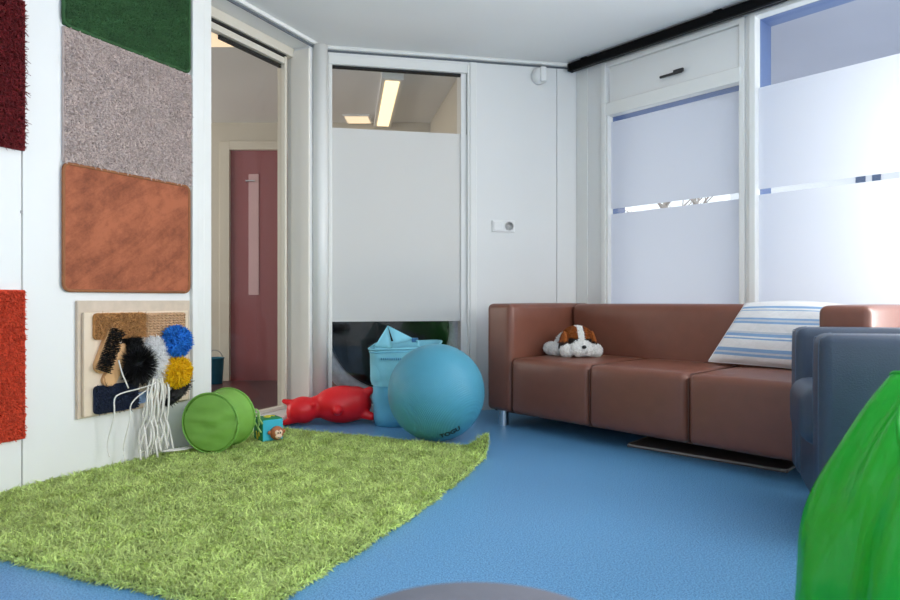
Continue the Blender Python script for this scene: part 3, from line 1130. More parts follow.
def puffbox(x0, x1, y0, y1, z0, z1, bev, puff_amt=0.0, cuts=6, lean=0.0):
    bm = bmesh.new()
    box(bm, x0, x1, y0, y1, z0, z1, bev=bev, seg=4)
    if puff_amt:
        bmesh.ops.subdivide_edges(bm, edges=[e for e in bm.edges if e.calc_length() > 0.12], cuts=cuts, use_grid_fill=True)
        for v in bm.verts:
            a = (v.co.x - x0) / (x1 - x0)
            c = (v.co.z - z0) / (z1 - z0)
            b = (v.co.y - y0) / (y1 - y0)
            wx, wz, wy = 4 * a * (1 - a), 4 * c * (1 - c), 4 * b * (1 - b)
            if b < 0.1:
                v.co.y -= puff_amt * max(0, wx) ** 0.6 * max(0, wz) ** 0.6
            if c > 0.9:
                v.co.z += puff_amt * max(0, wx) ** 0.6 * max(0, wy) ** 0.6
    if lean:
        for v in bm.verts:
            v.co.y += lean * (v.co.z - z0)
    return bm


for a, b in ((XL0, XL1), (XR0, XR1)):
    obj('armrest', puffbox(a, b, 0.0, 0.86, 0.095, 0.776, 0.032, 0.004), M['brown'], sofa, smooth=True)
obj('backrest', puffbox(XL1 + 0.003, XR0 - 0.003, 0.61, 0.86, 0.12, 0.772, 0.045, 0.006, cuts=10), M['brown'], sofa, smooth=True)
for i in range(3):
    x0 = XL1 + i * (XR0 - XL1) / 3
    x1 = XL1 + (i + 1) * (XR0 - XL1) / 3
    st = obj('seat', puffbox(x0 + 0.002, x1 - 0.002, -0.006, 0.64, 0.092, 0.436, 0.034, 0.012), M['brown'], sofa, smooth=True)
    obj('seam', tube(bmesh.new(), [(x0 + 0.004, 0.004, 0.10), (x0 + 0.004, 0.0, 0.41), (x0 + 0.004, 0.03, 0.434), (x0 + 0.004, 0.58, 0.436)], 0.0025, 6), M['seam'], st, smooth=True)
obj('base_frame', BX(XL0 + 0.03, XR1 - 0.03, 0.05, 0.82, 0.085, 0.13), M['seam'], sofa)
for x in (XL0 + 0.10, XR1 - 0.10):
    for y in (0.055, 0.79):
        sofa_leg(x, y, 0.092, 0.032, sofa, M['chrome'])

# flat board lying on the floor under the sofa
tr = empty('flat_board', F0 + Vector((0.6778, -0.7353, 0)) * 1.24 + Vector((0.7353, 0.6778, 0)) * 0.36, RZS + R(5),
           'thin grey brown board lying on the floor under the sofa', 'board')
obj('panel', BX(-0.40, 0.40, -0.24, 0.24, 0.001, 0.014, bev=0.004), M['traygrey'], tr)
q = []
for (cx, cy, a0) in ((0.37, -0.21, -90), (0.37, 0.21, 0), (-0.37, 0.21, 90), (-0.37, -0.21, 180)):
    for k in range(5):
        a = R(a0 + 22.5 * k)
        q.append((cx + 0.03 * math.cos(a), cy + 0.03 * math.sin(a), 0.013))
obj('rim', tube(bmesh.new(), q + [q[0]], 0.005, 8), M['trayedge'], tr, smooth=True)

# ------------------------------------------------------------------ plush dog on the sofa
Pd = F0 + Vector((0.6778, -0.7353, 0)) * 0.325 + Vector((0.7353, 0.6778, 0)) * 0.345
dog = empty('plush_dog', Pd + Vector((0, 0, 0.4475)), R(4), 'white and ginger plush puppy lying on the left seat of the brown sofa', 'plush toy')
bm = bmesh.new()
ell(bm, Vector((0.012, -0.02, 0.100)), (0.102, 0.084, 0.088))            # head
ell(bm, Vector((0.016, -0.105, 0.056)), (0.066, 0.056, 0.047))          # muzzle
ell(bm, Vector((-0.016, -0.138, 0.044)), (0.036, 0.028, 0.032))
ell(bm, Vector((0.046, -0.136, 0.044)), (0.036, 0.028, 0.032))
ell(bm, Vector((0.0, 0.10, 0.075)), (0.095, 0.125, 0.075))               # body
ell(bm, Vector((-0.070, -0.085, 0.038)), (0.040, 0.055, 0.038))        # fore paws
ell(bm, Vector((0.108, -0.080, 0.038)), (0.042, 0.05, 0.040))
ell(bm, Vector((-0.055, -0.02, 0.045)), (0.04, 0.07, 0.04))
ell(bm, Vector((0.075, -0.01, 0.045)), (0.04, 0.07, 0.04))
ell(bm, Vector((-0.105, 0.03, 0.036)), (0.040, 0.055, 0.034))           # hind leg showing at the left
ell(bm, Vector((-0.125, 0.10, 0.04)), (0.045, 0.08, 0.038))
ell(bm, Vector((0.115, 0.10, 0.04)), (0.045, 0.08, 0.038))
for v in bm.verts:
    v.co.z = max(v.co.z, 0.002)
me = remesh(bm, 0.0065, 4)
me.materials.append(M['dogwhite'])
me.materials.append(M['dogbrown'])
me.materials.append(M['dogdark'])
for p in me.polygons:
    c = p.center
    k = 0
    head = c.z > 0.075 and c.y < 0.055
    if head:
        ax = abs(c.x - 0.016)
        strip = 0.026 - 0.006 * math.sin((c.z - 0.07) * 20) if c.y < 0.02 else 0.03
        muz = (c.x - 0.016) ** 2 / 0.068 ** 2 + (c.z - 0.056) ** 2 / 0.046 ** 2 < 1
        if ax > strip and not muz:
            k = 1
            if c.z < 0.112 and ax < 0.074 and c.y < -0.04:
                k = 2
    elif c.y > 0.12 and c.z > 0.09:
        k = 1
    p.material_index = k
body = link(bpy.data.objects.new('body', me), dog)
# fur on the plush
me.calc_loop_triangles()
cen, nor, mi = [], [], []
for p in me.polygons:
    cen.append(tuple(p.center))
    nor.append(tuple(p.normal))
    mi.append(p.material_index)
cen, nor, mi = np.array(cen), np.array(nor), np.array(mi)
v, f = blades(cen, nor, 0.009, 0.004, 1.2, 0.3)
fur = mesh_obj('fur', v, f, None, body, smooth=False, mats=[M['dogwhite'], M['dogbrown'], M['dogdark']], midx=np.concatenate([mi, mi]).tolist())
for s in (-1, 1):
    bm = bmesh.new()
    ell(bm, Vector((0, 0, 0)), (0.020, 0.050, 0.060), sub=3)
    for q in bm.verts:
        q.co.x -= 0.012 * (q.co.z / 0.06) ** 2
        q.co.y *= 1.0 - 0.3 * (q.co.z / 0.06)
    bmesh.ops.rotate(bm, cent=(0, 0, 0), matrix=Matrix.Rotation(R(16), 3, 'Y'), verts=bm.verts[:])
    for q in bm.verts:
        q.co.x *= -s
        q.co += Vector((0.012 + s * 0.092, -0.044, 0.098))
    o = obj('ear', bm, None, dog, smooth=True, mats=[M['dogbrown'], M['dogdark']])
    for p in o.data.polygons:
        p.material_index = 1 if p.center.z < 0.092 else 0
bm = bmesh.new()
ell(bm, Vector((0.016, -0.166, 0.066)), (0.015, 0.010, 0.011), sub=2)
o = obj('nose', bm, M['ink'], dog, smooth=True)
for x in (-0.030, 0.060):
    bm = bmesh.new()
    ell(bm, Vector((x, -0.094, 0.104)), (0.008, 0.007, 0.009), sub=2)
    obj('eye', bm, M['ink'], dog, smooth=True)

# ------------------------------------------------------------------ striped pillow leaning on the backrest
# local to the sofa's frame: bottom edge on the seat, top edge on the backrest
pil = empty('pillow', F0 + Vector((0.6778, -0.7353, 0)) * 1.45 + Vector((0.7353, 0.6778, 0)) * 0.50 + Vector((0, 0, 0.455)), RZS,
            'white pillow with light blue stripes leaning on the sofa backrest', 'pillow')
BL, BR, TR, TL = Vector((-0.335, 0.015, 0.0)), Vector((0.36, -0.04, -0.005)), Vector((0.37, 0.075, 0.315)), Vector((-0.155, 0.075, 0.325))
nu, nv = 36, 28
V, F, UV = [], [], []
nrm = (BR - BL).cross(TL - BL).normalized()
if nrm.y > 0:
    nrm = -nrm
for side in (1, -1):
    for j in range(nv + 1):
        for i in range(nu + 1):
            u, v_ = i / nu, j / nv
            p = BL.lerp(BR, u).lerp(TL.lerp(TR, u), v_)
            pin = (4 * u * (1 - u)) * (4 * v_ * (1 - v_))
            th = 0.070 * (max(0, pin) ** 0.45)
            edge = 0.018 * math.sin(math.pi * u) * (1 if v_ > 0.5 else 0.2) * abs(2 * v_ - 1) ** 2
            wr_ = 0.006 * mnoise.noise(Vector((u * 5, v_ * 5, side)))
            p = p + nrm * (th * (1.0 if side > 0 else 0.45) + wr_ * pin) * side + Vector((0, 0, edge))
            V.append(p)
            UV.append((u, v_ + 0.03 * math.sin(u * 3.0) - 0.02 * u))
n1 = (nu + 1) * (nv + 1)
for s_ in (0, 1):
    for j in range(nv):
        for i in range(nu):
            a = s_ * n1 + j * (nu + 1) + i
            q = [a, a + 1, a + nu + 2, a + nu + 1]
            F.append(q if s_ == 0 else q[::-1])
po = mesh_obj('pillowcase', V, F, M['pillow'], pil)
uvl = po.data.uv_layers.new(name='UVMap')
for l in po.data.loops:
    uvl.data[l.index].uv = UV[l.vertex_index]
q = [V[i] for i in range(nu + 1)] + [V[j * (nu + 1) + nu] for j in range(1, nv + 1)] + [V[nv * (nu + 1) + i] for i in range(nu - 1, -1, -1)] + [V[j * (nu + 1)] for j in range(nv - 1, -1, -1)]
obj('edge_seam', tube(bmesh.new(), q, 0.0035, 6), M['fluff'], pil, smooth=True)

# ------------------------------------------------------------------ slate armchair at the right
CH0 = Vector((1.420, 2.66, 0))
RZC = math.atan2(-0.929, -0.37)
ch = empty('armchair', CH0, RZC, 'slate blue leatherette armchair in front of the right end of the sofa', 'armchair')
CW = 0.72
for a, b in ((0.0, 0.17), (CW - 0.17, CW)):
    ar = obj('armrest', puffbox(a, b, 0.0, 0.78, 0.11, 0.69, 0.034, 0.004), M['slate'], ch, smooth=True)
    for xx in (a + 0.032, b - 0.032):
        pts = smooth_path([(xx, 0.0, 0.14), (xx, -0.002, 0.40), (xx, -0.001, 0.645), (xx, 0.011, 0.681), (xx, 0.05, 0.692)], 6)
        obj('stitching', tube(bmesh.new(), pts, 0.0016, 5), M['stitch'], ar, smooth=True)
obj('seat', puffbox(0.173, CW - 0.173, -0.02, 0.62, 0.30, 0.50, 0.05, 0.02), M['slate'], ch, smooth=True)
obj('seat_base', puffbox(0.172, CW - 0.172, 0.01, 0.62, 0.11, 0.305, 0.012), M['slate'], ch, smooth=False)
obj('backrest', puffbox(0.173, CW - 0.173, 0.56, 0.78, 0.13, 0.70, 0.045, 0.006), M['slate'], ch, smooth=True)
for x in (0.09, CW - 0.09):
    for y in (0.16, 0.70):
        sofa_leg(x, y, 0.108, 0.026, ch, M['chrome'])

# ------------------------------------------------------------------ exercise ball
RB = 0.275
ball = empty('exercise_ball', (-0.078, 3.645, 0.0), 0, 'large turquoise ribbed exercise ball on the floor behind the rug', 'ball')
bm = bmesh.new()
bmesh.ops.create_uvsphere(bm, u_segments=72, v_segments=48, radius=RB)
sh = obj('shell', bm, M['ball'], ball, smooth=True)
sh.location = (0, 0, RB)
sh.rotation_euler = Vector((0.62, -0.55, -0.55)).to_track_quat('Z', 'Y').to_euler()
# black wordmark wrapped on the ball
cu = bpy.data.curves.new('txt', 'FONT')
cu.body = 'TOGU'
cu.size = 0.044
cu.offset = 0.0022
cu.align_x = 'CENTER'
cu.align_y = 'CENTER'
cu.resolution_u = 3
to = bpy.data.objects.new('txt', cu)
C.objects.link(to)
dg = bpy.context.evaluated_depsgraph_get()
dg.update()
tm = bpy.data.meshes.new_from_object(to.evaluated_get(dg))
bpy.data.objects.remove(to)
bm = bmesh.new()
bm.from_mesh(tm)
bmesh.ops.triangulate(bm, faces=bm.faces[:])
bmesh.ops.subdivide_edges(bm, edges=[e for e in bm.edges if e.calc_length() > 0.008], cuts=2)
cx_, cz_ = 0.080, -0.196          # where the mark sits, seen from the front
az, el = math.atan2(cx_, math.sqrt(RB ** 2 - cx_ ** 2 - cz_ ** 2)), math.asin(cz_ / RB)
n_ = Vector((math.sin(az) * math.cos(el), -math.cos(az) * math.cos(el), math.sin(el)))
ex = Vector((0, 0, 1)).cross(-n_)
ex = (ex if ex.x > 0 else -ex).normalized()
ey = n_.cross(ex)
ey = ey if ey.z > 0 else -ey
rr = Matrix.Rotation(R(28), 2)
for v in bm.verts:
    a = rr @ Vector((v.co.x * 0.95, v.co.y * 1.25 + v.co.x * 0.12))
    p = n_ * RB + ex * a.x + ey * a.y
    v.co = p.normalized() * (RB + 0.0012)
o = obj('printed_mark', bm, M['ink'], ball)
o.location = (0, 0, RB)
bm = lathe(bmesh.new(), [(0.012, 0.0), (0.010, 0.003), (0.0, 0.0035)], 16)
o = obj('plug', bm, M['plastic'], ball, smooth=True)
o.location = (0.0, RB + 0.0005, RB)
o.rotation_euler = (R(-90), 0, 0)

# ------------------------------------------------------------------ light blue fabric bag
bag = empty('laundry_bag', (-0.285, 4.16, 0.0), R(-4), 'light blue nylon bag with a folded peak standing behind the turquoise ball', 'bag')


def loft(rings, close_bottom=True):
    V, F = [], []
    n = len(rings[0])
    for r_ in rings:
        V += r_
    for i in range(len(rings) - 1):
        for k in range(n):
            F.append([i * n + k, i * n + (k + 1) % n, (i + 1) * n + (k + 1) % n, (i + 1) * n + k])
    if close_bottom:
        F.append(list(range(n))[::-1])
    return V, F


def sq_ring(hx, hy, r, z, amp=0.0, seed=0, zf=None, n=12):
    out = []
    for (cx, cy, a0) in ((hx - r, -hy + r, -90), (hx - r, hy - r, 0), (-hx + r, hy - r, 90), (-hx + r, -hy + r, 180)):
        for k in range(n):
            a = R(a0 + 90 * k / (n - 1))
            x, y = cx + r * math.cos(a), cy + r * math.sin(a)
            e = amp * mnoise.noise(Vector((x * 9, y * 9 + seed, z * 14)))
            l = math.hypot(x, y)
            out.append((x * (1 + e / l), y * (1 + e / l), z + (zf(x, y) if zf else 0)))
    return out


HX, HY = 0.222, 0.17
zt = lambda x, y: 0.018 * (x / HX) * 0.5 + 0.012 * (y / HY)
low = [sq_ring(HX - 0.03 + 0.02 * k / 6, HY - 0.02 + 0.012 * k / 6, 0.10, 0.002 + 0.262 * k / 6, 0.016 if k not in (0,) else 0.006, 1) for k in range(7)]
V, F = loft(low)
mesh_obj('base_panel', V, F, M['bagbase'], bag)
up_ = [sq_ring(HX - 0.008 + 0.008 * k / 8, HY - 0.006 + 0.006 * k / 8, 0.10 - 0.03 * k / 8, 0.258 + 0.25 * k / 8, 0.014 * (1 - k / 10), 5, (lambda x, y, k=k: zt(x, y) * k / 8)) for k in range(9)]
inner = [sq_ring(HX - 0.006, HY - 0.006, 0.065, 0.508 - 0.2 * k / 4, 0.006, 9, zt) for k in range(5)]
V, F = loft(up_ + inner, False)
mesh_obj('upper_panel', V, F, M['bagblue'], bag)
rim = [Vector(p) for p in sq_ring(HX + 0.002, HY + 0.002, 0.07, 0.508, 0, 0, zt)]
obj('rim_binding', tube(bmesh.new(), rim + [rim[0]], 0.006, 8), M['bagblue'], bag, smooth=True)
rim2 = [Vector(p) for p in sq_ring(HX + 0.0, HY + 0.0, 0.07, 0.488, 0, 0, zt)]
obj('hem_seam', tube(bmesh.new(), rim2 + [rim2[0]], 0.003, 6), M['bagbase'], bag, smooth=True)
# folded handle flap making the peak
A_, B_, Cc, Pk = Vector((-0.175, -0.165, 0.505)), Vector((-0.06, -0.172, 0.495)), Vector((0.06, -0.03, 0.545)), Vector((-0.105, -0.09, 0.635))
D_ = Vector((-0.15, 0.02, 0.51))


def sheet(pts, th, nn=6):
    """a slightly bellied triangular cloth with thickness"""
    a, b, c = pts
    nr = (b - a).cross(c - a).normalized()
    V, F, idx = [], [], {}
    for s_ in (0, 1):
        for i in range(nn + 1):
            for j in range(nn + 1 - i):
                u, v_ = i / nn, j / nn
                w_ = 1 - u - v_
                p = a * w_ + b * u + c * v_ + nr * (27 * u * v_ * w_ * 0.010 + (th if s_ else 0))
                idx[(s_, i, j)] = len(V)
                V.append(p)
        for i in range(nn):
            for j in range(nn - i):
                F.append([idx[(s_, i, j)], idx[(s_, i + 1, j)], idx[(s_, i, j + 1)]])
                if i + j < nn - 1:
                    F.append([idx[(s_, i + 1, j)], idx[(s_, i + 1, j + 1)], idx[(s_, i, j + 1)]])
    for (f_) in ([(i, 0) for i in range(nn + 1)], [(0, j) for j in range(nn + 1)], [(i, nn - i) for i in range(nn + 1)]):
        for p, q in zip(f_, f_[1:]):
            F.append([idx[(0, *p)], idx[(0, *q)], idx[(1, *q)], idx[(1, *p)]])
    return V, F


V, F, I = join([(*sheet((A_, B_, Pk), 0.003), 0), (*sheet((Pk, B_ + Vector((0.01, 0, 0.03)), Cc), 0.003), 0), (*sheet((A_, Pk, D_), 0.003), 0)])
V = np.round(V, 6)
mesh_obj('handle_flap', V, F, M['bagblue'], bag)
pts = smooth_path([(0.06, -0.03, 0.545), (0.09, -0.10, 0.535), (0.10, -0.168, 0.512), (0.13, -0.172, 0.50)], 5)
obj('strap', tube(bmesh.new(), pts, 0.008, 6), M['bagblue'], bag, smooth=True)
obj('buckle', BX(0.045, 0.085, -0.075, -0.045, 0.53, 0.558, bev=0.004), M['buckle'], bag)
bm = bmesh.new()
for i in range(11):
    x = -0.135 + i * 0.0135
    box(bm, x, x + 0.006, -HY - 0.0045, -HY + 0.012, 0.425 + 0.0, 0.438)
obj('woven_tag', bm, M['bagprint'], bag)

# ------------------------------------------------------------------ red inflatable animal lying on its side
rd = empty('inflatable_animal', (-0.745, 4.165, 0.0), R(10), 'red rubber hopping animal lying on its side below the glass door', 'hopper toy')
bm = bmesh.new()
ell(bm, Vector((0.045, 0.0, 0.121)), (0.190, 0.124, 0.121), sub=4)
ell(bm, Vector((0.13, 0.0, 0.125)), (0.10, 0.11, 0.112), sub=3)
ell(bm, Vector((-0.11, -0.005, 0.11)), (0.08, 0.074, 0.074), sub=3)
ell(bm, Vector((-0.205, -0.02, 0.095)), (0.100, 0.088, 0.086), sub=4)
ell(bm, Vector((-0.25, -0.03, 0.088)), (0.06, 0.072, 0.072), sub=3)
for (a, b, r0, r1) in (((-0.25, -0.03, 0.135), (-0.325, -0.03, 0.155), 0.03, 0.016), ((-0.25, -0.05, 0.045), (-0.32, -0.06, 0.022), 0.03, 0.018)):
    A, B = Vector(a), Vector(b)
    for k in range(7):
        t = k / 6
        rr_ = r0 * (1 - t) + r1 * t
        ell(bm, A.lerp(B, t), (rr_, rr_, rr_), sub=2)
for (a, b, r0, r1) in (((0.01, -0.08, 0.10), (0.015, -0.142, 0.10), 0.036, 0.028), ((0.17, -0.02, 0.18), (0.222, -0.02, 0.208), 0.036, 0.028),
                       ((0.17, -0.05, 0.065), (0.228, -0.07, 0.048), 0.036, 0.028), ((0.02, 0.08, 0.12), (0.02, 0.135, 0.12), 0.036, 0.028), ((-0.135, -0.06, 0.13), (-0.14, -0.088, 0.135), 0.018, 0.012)):
    A, B = Vector(a), Vector(b)
    for k in range(6):
        t = k / 5
        rr_ = r0 * (1 - t) + r1 * t
        ell(bm, A.lerp(B, t), (rr_, rr_, rr_), sub=2)
for v in bm.verts:
    v.co.z = max(v.co.z, 0.003)
me = remesh(bm, 0.008, 5)
me.materials.append(M['red'])
link(bpy.data.objects.new('body', me), rd)
bm = lathe(bmesh.new(), [(0.008, 0), (0.007, 0.004), (0.0, 0.005)], 12)
o = obj('valve_plug', bm, M['plastic'], rd, smooth=True)
o.location = (0.165, -0.085, 0.155)
o.rotation_euler = (R(72), 0, R(42))

# ------------------------------------------------------------------ green pop-up drum
zr = 0.02
dr = empty('popup_drum', (-1.213, 3.235, zr), R(-9), 'green nylon pop up drum on the rug below the tactile board', 'pop-up bin')
RD, LD = 0.154, 0.185
bm = bmesh.new()
prof = []
rings = []
n = 56
for (r_, y) in ((0.0, -0.012), (0.05, -0.010), (0.10, -0.006), (RD - 0.006, 0.0)):
    rings.append((r_, y))
bmD = lathe(bmesh.new(), rings, n, 'y', (0, 0, RD + 0.004))
bmesh.ops.subdivide_edges(bmD, edges=bmD.edges[:], cuts=3, use_grid_fill=True)
for v in bmD.verts:
    x, z = v.co.x, v.co.z - RD
    v.co.y += 0.013 * mnoise.noise(Vector((x * 8, z * 24, 2))) * (1 - (x * x + z * z) / RD ** 2)
obj('end_panel', bmD, M['popgreen'], dr, smooth=True)
side = []
for k in range(13):
    t = k / 12
    side.append((RD - 0.004 - 0.009 * math.sin(math.pi * t), LD * t))
side += [(0.1, LD + 0.002), (0.0, LD + 0.004)]
bmS = lathe(bmesh.new(), side, n, 'y', (0, 0, RD + 0.004))
for v in bmS.verts:
    if 0.01 < v.co.y < LD - 0.01:
        a = math.atan2(v.co.z - RD, v.co.x)
        e = 0.004 * mnoise.noise(Vector((a * 3, v.co.y * 20, 1)))
        v.co.x *= 1 + e / RD
obj('side_panel', bmS, M['popgreen'], dr, smooth=True)
for y in (0.0, LD):
    ringp = [Vector(((RD - 0.002) * math.cos(2 * math.pi * k / 48), y, RD + 0.004 + (RD - 0.002) * math.sin(2 * math.pi * k / 48))) for k in range(49)]
    obj('hoop', tube(bmesh.new(), ringp, 0.0035, 8), M['poprim'], dr, smooth=True)
for i, (a, b) in enumerate((((0.09, LD + 0.003, 0.19), (0.13, LD + 0.03, 0.135)), ((0.10, LD + 0.003, 0.18), (0.165, LD + 0.02, 0.15)), ((0.11, LD + 0.003, 0.17), (0.15, LD + 0.035, 0.10)))):
    A, B = Vector(a), Vector(b)
    pts = smooth_path([A, A.lerp(B, 0.4) + Vector((0.03, 0.0, 0.03)), A.lerp(B, 0.75) + Vector((0.02, 0, 0.0)), B, B + Vector((0.02, 0, -0.03))], 4)
    obj('tie', tube(bmesh.new(), pts, 0.0055, 6), M['popties'], dr, smooth=True)

# ------------------------------------------------------------------ monkey toy cube
Pm = Vector((-1.01, 3.56, 0.026))
mk = empty('toy_cube', Pm, R(38), 'small turquoise and green toy cube with a monkey face beside the green drum', 'toy cube')
hs = 0.062
bm = BX(-hs, hs, -hs, hs, 0, 2 * hs, bev=0.012, seg=3)
o = obj('cube_body', bm, None, mk, smooth=False, mats=[M['toyteal'], M['toygreen']])
for p in o.data.polygons:
    p.material_index = 1 if (p.normal.z > 0.5 or p.normal.x < -0.5) else 0
pts = [(0.035 * math.cos(a * 0.55) * (1 - a / 14), 0.035 * math.sin(a * 0.55) * (1 - a / 14), 2 * hs + 0.001) for a in range(12)]
obj('swirl', tube(bmesh.new(), smooth_path(pts, 3), 0.004, 6), M['toyyel'], mk, smooth=True)
pts = [(-hs - 0.001, -0.03 + 0.006 * a, 0.03 + 0.02 * math.sin(a)) for a in range(9)]
obj('swirl', tube(bmesh.new(), smooth_path(pts, 3), 0.0035, 6), M['toyyel'], mk, smooth=True)
bm = bmesh.new()
ell(bm, Vector((0.018, -hs - 0.012, 0.045)), (0.038, 0.028, 0.038), sub=3)
hd = obj('head', bm, M['monkey'], mk, smooth=True)
bm = bmesh.new()
ell(bm, Vector((0.010, -hs - 0.032, 0.050)), (0.013, 0.010, 0.015), sub=3)
ell(bm, Vector((0.028, -hs - 0.032, 0.050)), (0.013, 0.010, 0.015), sub=3)
ell(bm, Vector((0.019, -hs - 0.033, 0.030)), (0.020, 0.012, 0.014), sub=3)
obj('face', bm, M['monkeyface'], hd, smooth=True)
bm = bmesh.new()
for x in (0.012, 0.026):
    ell(bm, Vector((x, -hs - 0.043, 0.050)), (0.0035, 0.003, 0.005), sub=2)
tube(bm, [(0.010, -hs - 0.045, 0.027), (0.019, -hs - 0.046, 0.023), (0.028, -hs - 0.045, 0.027)], 0.0014, 5)
obj('eyes_and_mouth', bm, M['ink'], hd, smooth=True)
for x in (-0.022, 0.058):
    bm = bmesh.new()
    ell(bm, Vector((x, -hs - 0.008, 0.050)), (0.011, 0.007, 0.012), sub=2)
    obj('ear', bm, M['monkey'], hd, smooth=True)

# ------------------------------------------------------------------ green plastic sack in the right foreground
SB = Vector((1.066, 1.22, 0.0))
sack = empty('plastic_sack', SB, 0, 'bright green plastic sack gaping open in the right foreground', 'sack')
n, lv = 96, 44


def sack_pt(a, t, off=0.0):
    """a around (pi = towards the left), t 0 bottom .. 1 rim"""
    ca, sa = math.cos(a), math.sin(a)
    a0 = math.pi - 0.30                                   # where the sheet is drawn up to a point
    left = max(0.0, math.cos(a - a0)) ** 10          # drawn-up peak at the left
    q = (a % (2 * math.pi)) - a0
    ss = lambda e0, e1, x: (lambda k: k * k * (3 - 2 * k))(min(1, max(0, (x - e0) / (e1 - e0))))
    front = ss(0.12, 1.1, q) * (1 - ss(2.6, 3.6, q))
    rimz = 0.605 + 0.055 * left - 0.18 * front
    z = rimz * t
    s = z / 0.67
    rx = 0.392 * (1 - 0.47 * s ** 3.0)
    ry = 0.30 * (1 - 0.42 * s ** 1.3)
    fold = 0.020 * math.sin(a * 7 + 2.2 * s) * s + 0.012 * math.sin(a * 13 - 3 * s) * s
    wr_ = 0.022 * mnoise.noise(Vector((ca * 2.2, sa * 2.2, z * 4)))
    k = 1 + (fold + wr_) / 0.35
    bot = min(1.0, (t / 0.06) ** 0.5) if t < 0.06 else 1.0
    k *= 0.86 + 0.14 * bot
    x = rx * k * ca + 0.02 * s
    y = ry * k * sa - 0.04 * s
    f = 1 - off
    return (x * f, y * f, z)


rings = [[sack_pt(2 * math.pi * k / n, i / lv) for k in range(n)] for i in range(lv + 1)]
inner = [[sack_pt(2 * math.pi * k / n, 1 - 0.9 * i / 20, 0.012) for k in range(n)] for i in range(21)]
V, F = loft(rings + inner)
F.append([len(V) - n + k for k in range(n)])
ob = mesh_obj('sheet', V, F, M['sack'], sack)
rimp = [Vector(sack_pt(2 * math.pi * k / n, 1, 0.006)) for k in range(n + 1)]
obj('rolled_rim', tube(bmesh.new(), rimp, 0.004, 6), M['sack'], sack, smooth=True)

# ------------------------------------------------------------------ round stool at the bottom edge
sl = empty('round_stool', (0.026, 0.575, 0.0), 0, 'round grey vinyl stool seat cut off by the bottom edge', 'stool')
bm = lathe(bmesh.new(), [(0.0, 0.478), (0.12, 0.4775), (0.165, 0.474), (0.182, 0.462), (0.188, 0.445), (0.186, 0.405), (0.175, 0.395), (0.0, 0.395)], 64)
obj('seat', bm, M['stool'], sl, smooth=True)
obj('seat_ring', lathe(bmesh.new(), [(0.165, 0.36), (0.17, 0.36), (0.17, 0.394), (0.165, 0.394), (0.165, 0.36)], 48), M['chrome'], sl, smooth=False)
for k in range(4):
    a = R(45 + 90 * k)
    obj('leg', tube(bmesh.new(), [(0.15 * math.cos(a), 0.15 * math.sin(a), 0.39), (0.175 * math.cos(a), 0.175 * math.sin(a), 0.003)], 0.013, 12), M['chrome'], sl, smooth=True)

# ------------------------------------------------------------------ beyond the back door: grey play tunnel, lamps, teal bin
tn = empty('play_tunnel', (-0.455, 4.80, 0.0), R(5), 'grey crinkled play tunnel with a black mouth behind the back glass door', 'play tunnel')
RT_O, RT_I = 0.575, 0.44
V, F = [], []
nn, mm = 120, 14
cx0, cz0 = 0.0, RT_O + 0.012
for k in range(nn):
    a = 2 * math.pi * k / nn
    for j in range(mm):
        b = 2 * math.pi * j / mm
        cr = (RT_O + RT_I) / 2
        wob = 0.012 * math.sin(a * 46 + 3 * math.sin(a * 5)) * (0.5 + 0.5 * math.cos(b))
        rr_ = cr + (RT_O - RT_I) / 2 * math.cos(b) + wob * 0.5
        yy = 0.10 * math.sin(b) + wob
        V.append((rr_ * math.cos(a), yy, cz0 + rr_ * math.sin(a)))
for k in range(nn):
    for j in range(mm):
        F.append([k * mm + j, ((k + 1) % nn) * mm + j, ((k + 1) % nn) * mm + (j + 1) % mm, k * mm + (j + 1) % mm])
mesh_obj('fabric_ring', V, F, M['tunnel'], tn)
bm = lathe(bmesh.new(), [(RT_I + 0.03, -0.02), (RT_I + 0.03, 0.35), (0.0, 0.36)], 64, 'y', (0, 0, cz0))
obj('lining', bm, M['tunnelin'], tn, smooth=True)
hoop = [(RT_I * math.cos(2 * math.pi * k / 64), -0.06, cz0 + RT_I * math.sin(2 * math.pi * k / 64)) for k in range(65)]
obj('wire_hoop', tube(bmesh.new(), hoop, 0.005, 8), M['dark'], tn, smooth=True)

cl = empty('ceiling_light', (-0.57, 5.72, CE), math.atan2(-0.23, 1.5) + R(90) * 0, 'long warm fluorescent strip light on the corridor ceiling', 'ceiling light', 'corridor lights')
cl.rotation_euler = (0, 0, R(9.3))
obj('housing', BX(-0.085, 0.085, -0.80, 0.60, -0.06, 0.0, bev=0.004), M['plastic'], cl)
obj('diffuser', BX(-0.055, 0.055, -0.76, 0.52, -0.068, -0.058), M['lamp'], cl)
cl = empty('ceiling_light', (-0.89, 6.18, CE), 0, 'small square warm panel light beside the fluorescent strip', 'ceiling light', 'corridor lights')
obj('frame', BX(-0.13, 0.13, -0.13, 0.13, -0.02, 0.0, bev=0.003), M['plastic'], cl)
obj('diffuser', BX(-0.11, 0.11, -0.11, 0.11, -0.025, -0.018), M['panel'], cl)
cl = empty('ceiling_light', (-1.56, 4.25, CE), 0, 'warm panel light seen at the top of the left glass door', 'ceiling light', 'corridor lights')
obj('frame', BX(-0.16, 0.16, -0.16, 0.16, -0.02, 0.0, bev=0.003), M['plastic'], cl)
obj('diffuser', BX(-0.14, 0.14, -0.14, 0.14, -0.025, -0.018), M['panel'], cl)

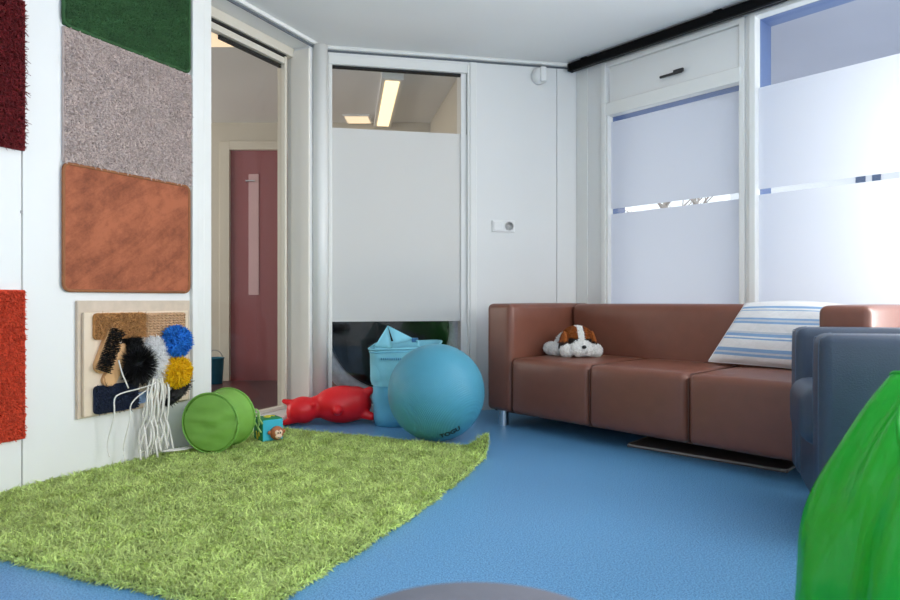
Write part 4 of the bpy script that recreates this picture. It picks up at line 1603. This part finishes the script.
tb = empty('teal_bin', (-2.25, 6.12, 0.0), 0, 'small teal bin standing against the corridor wall beside the red door', 'bin')
bm = lathe(bmesh.new(), [(0.07, 0.002), (0.085, 0.24), (0.09, 0.24), (0.09, 0.25), (0.08, 0.25), (0.066, 0.01), (0.0, 0.01)], 28)
obj('bucket', bm, M['teal'], tb, smooth=True)
obj('lid_handle', tube(bmesh.new(), smooth_path([(-0.08, 0, 0.245), (-0.05, 0, 0.30), (0, 0, 0.32), (0.05, 0, 0.30), (0.08, 0, 0.245)], 4), 0.005, 6), M['greyplastic'], tb, smooth=True)

# ------------------------------------------------------------------ outside, seen through the clear strips
bl = empty('pale_building', (19.6, 30.0, -0.3), R(-33), 'pale building across the yard seen through the clear window strip', 'building')
obj('wall', BX(-6, 6, 0, 6, 0, 9.0), M['bldg'], bl)
for a_, b_ in ((-0.5, -0.1), (0.15, 0.5)):
    for z in (1.0, 3.6, 6.2):
        obj('window', BX(a_, b_, -0.05, 0.05, z, z + 1.5), M['bldgwin'], bl)
obj('roof_edge', BX(-6.2, 6.2, -0.2, 6.2, 9.0, 9.3), M['soffit'], bl)
for i, (x, y) in enumerate(((3.2, 9.5), (3.95, 10.3), (4.9, 13.0))):
    t = empty('bare_tree', (x, y, -0.28), R(70 * i), 'bare tree in the yard outside the frosted windows', 'tree', 'bare trees in the yard')
    bm = tube(bmesh.new(), [(0, 0, 0), (0.03, 0, 0.9), (-0.02, 0.04, 1.8), (0.02, 0, 3.0)], [0.11, 0.09, 0.06, 0.02], 8)
    obj('trunk', bm, M['bark'], t, smooth=True)
    bm = bmesh.new()
    for q in range(16):
        z = 0.8 + 0.13 * q
        a = q * 2.4
        l = 0.9 - 0.03 * q
        d = Vector((math.cos(a), math.sin(a), 0.8)) * l
        b = Vector((0, 0, z))
        tube(bm, [b, b + d * 0.5 + Vector((0, 0, 0.05)), b + d], [0.025, 0.016, 0.005], 5)
        for s_ in (-1, 1):
            e = b + d * 0.55
            g = Vector((math.cos(a + s_ * 0.7), math.sin(a + s_ * 0.7), 0.9)) * l * 0.45
            tube(bm, [e, e + g], [0.010, 0.003], 4)
    obj('branches', bm, M['bark'], t, smooth=True)
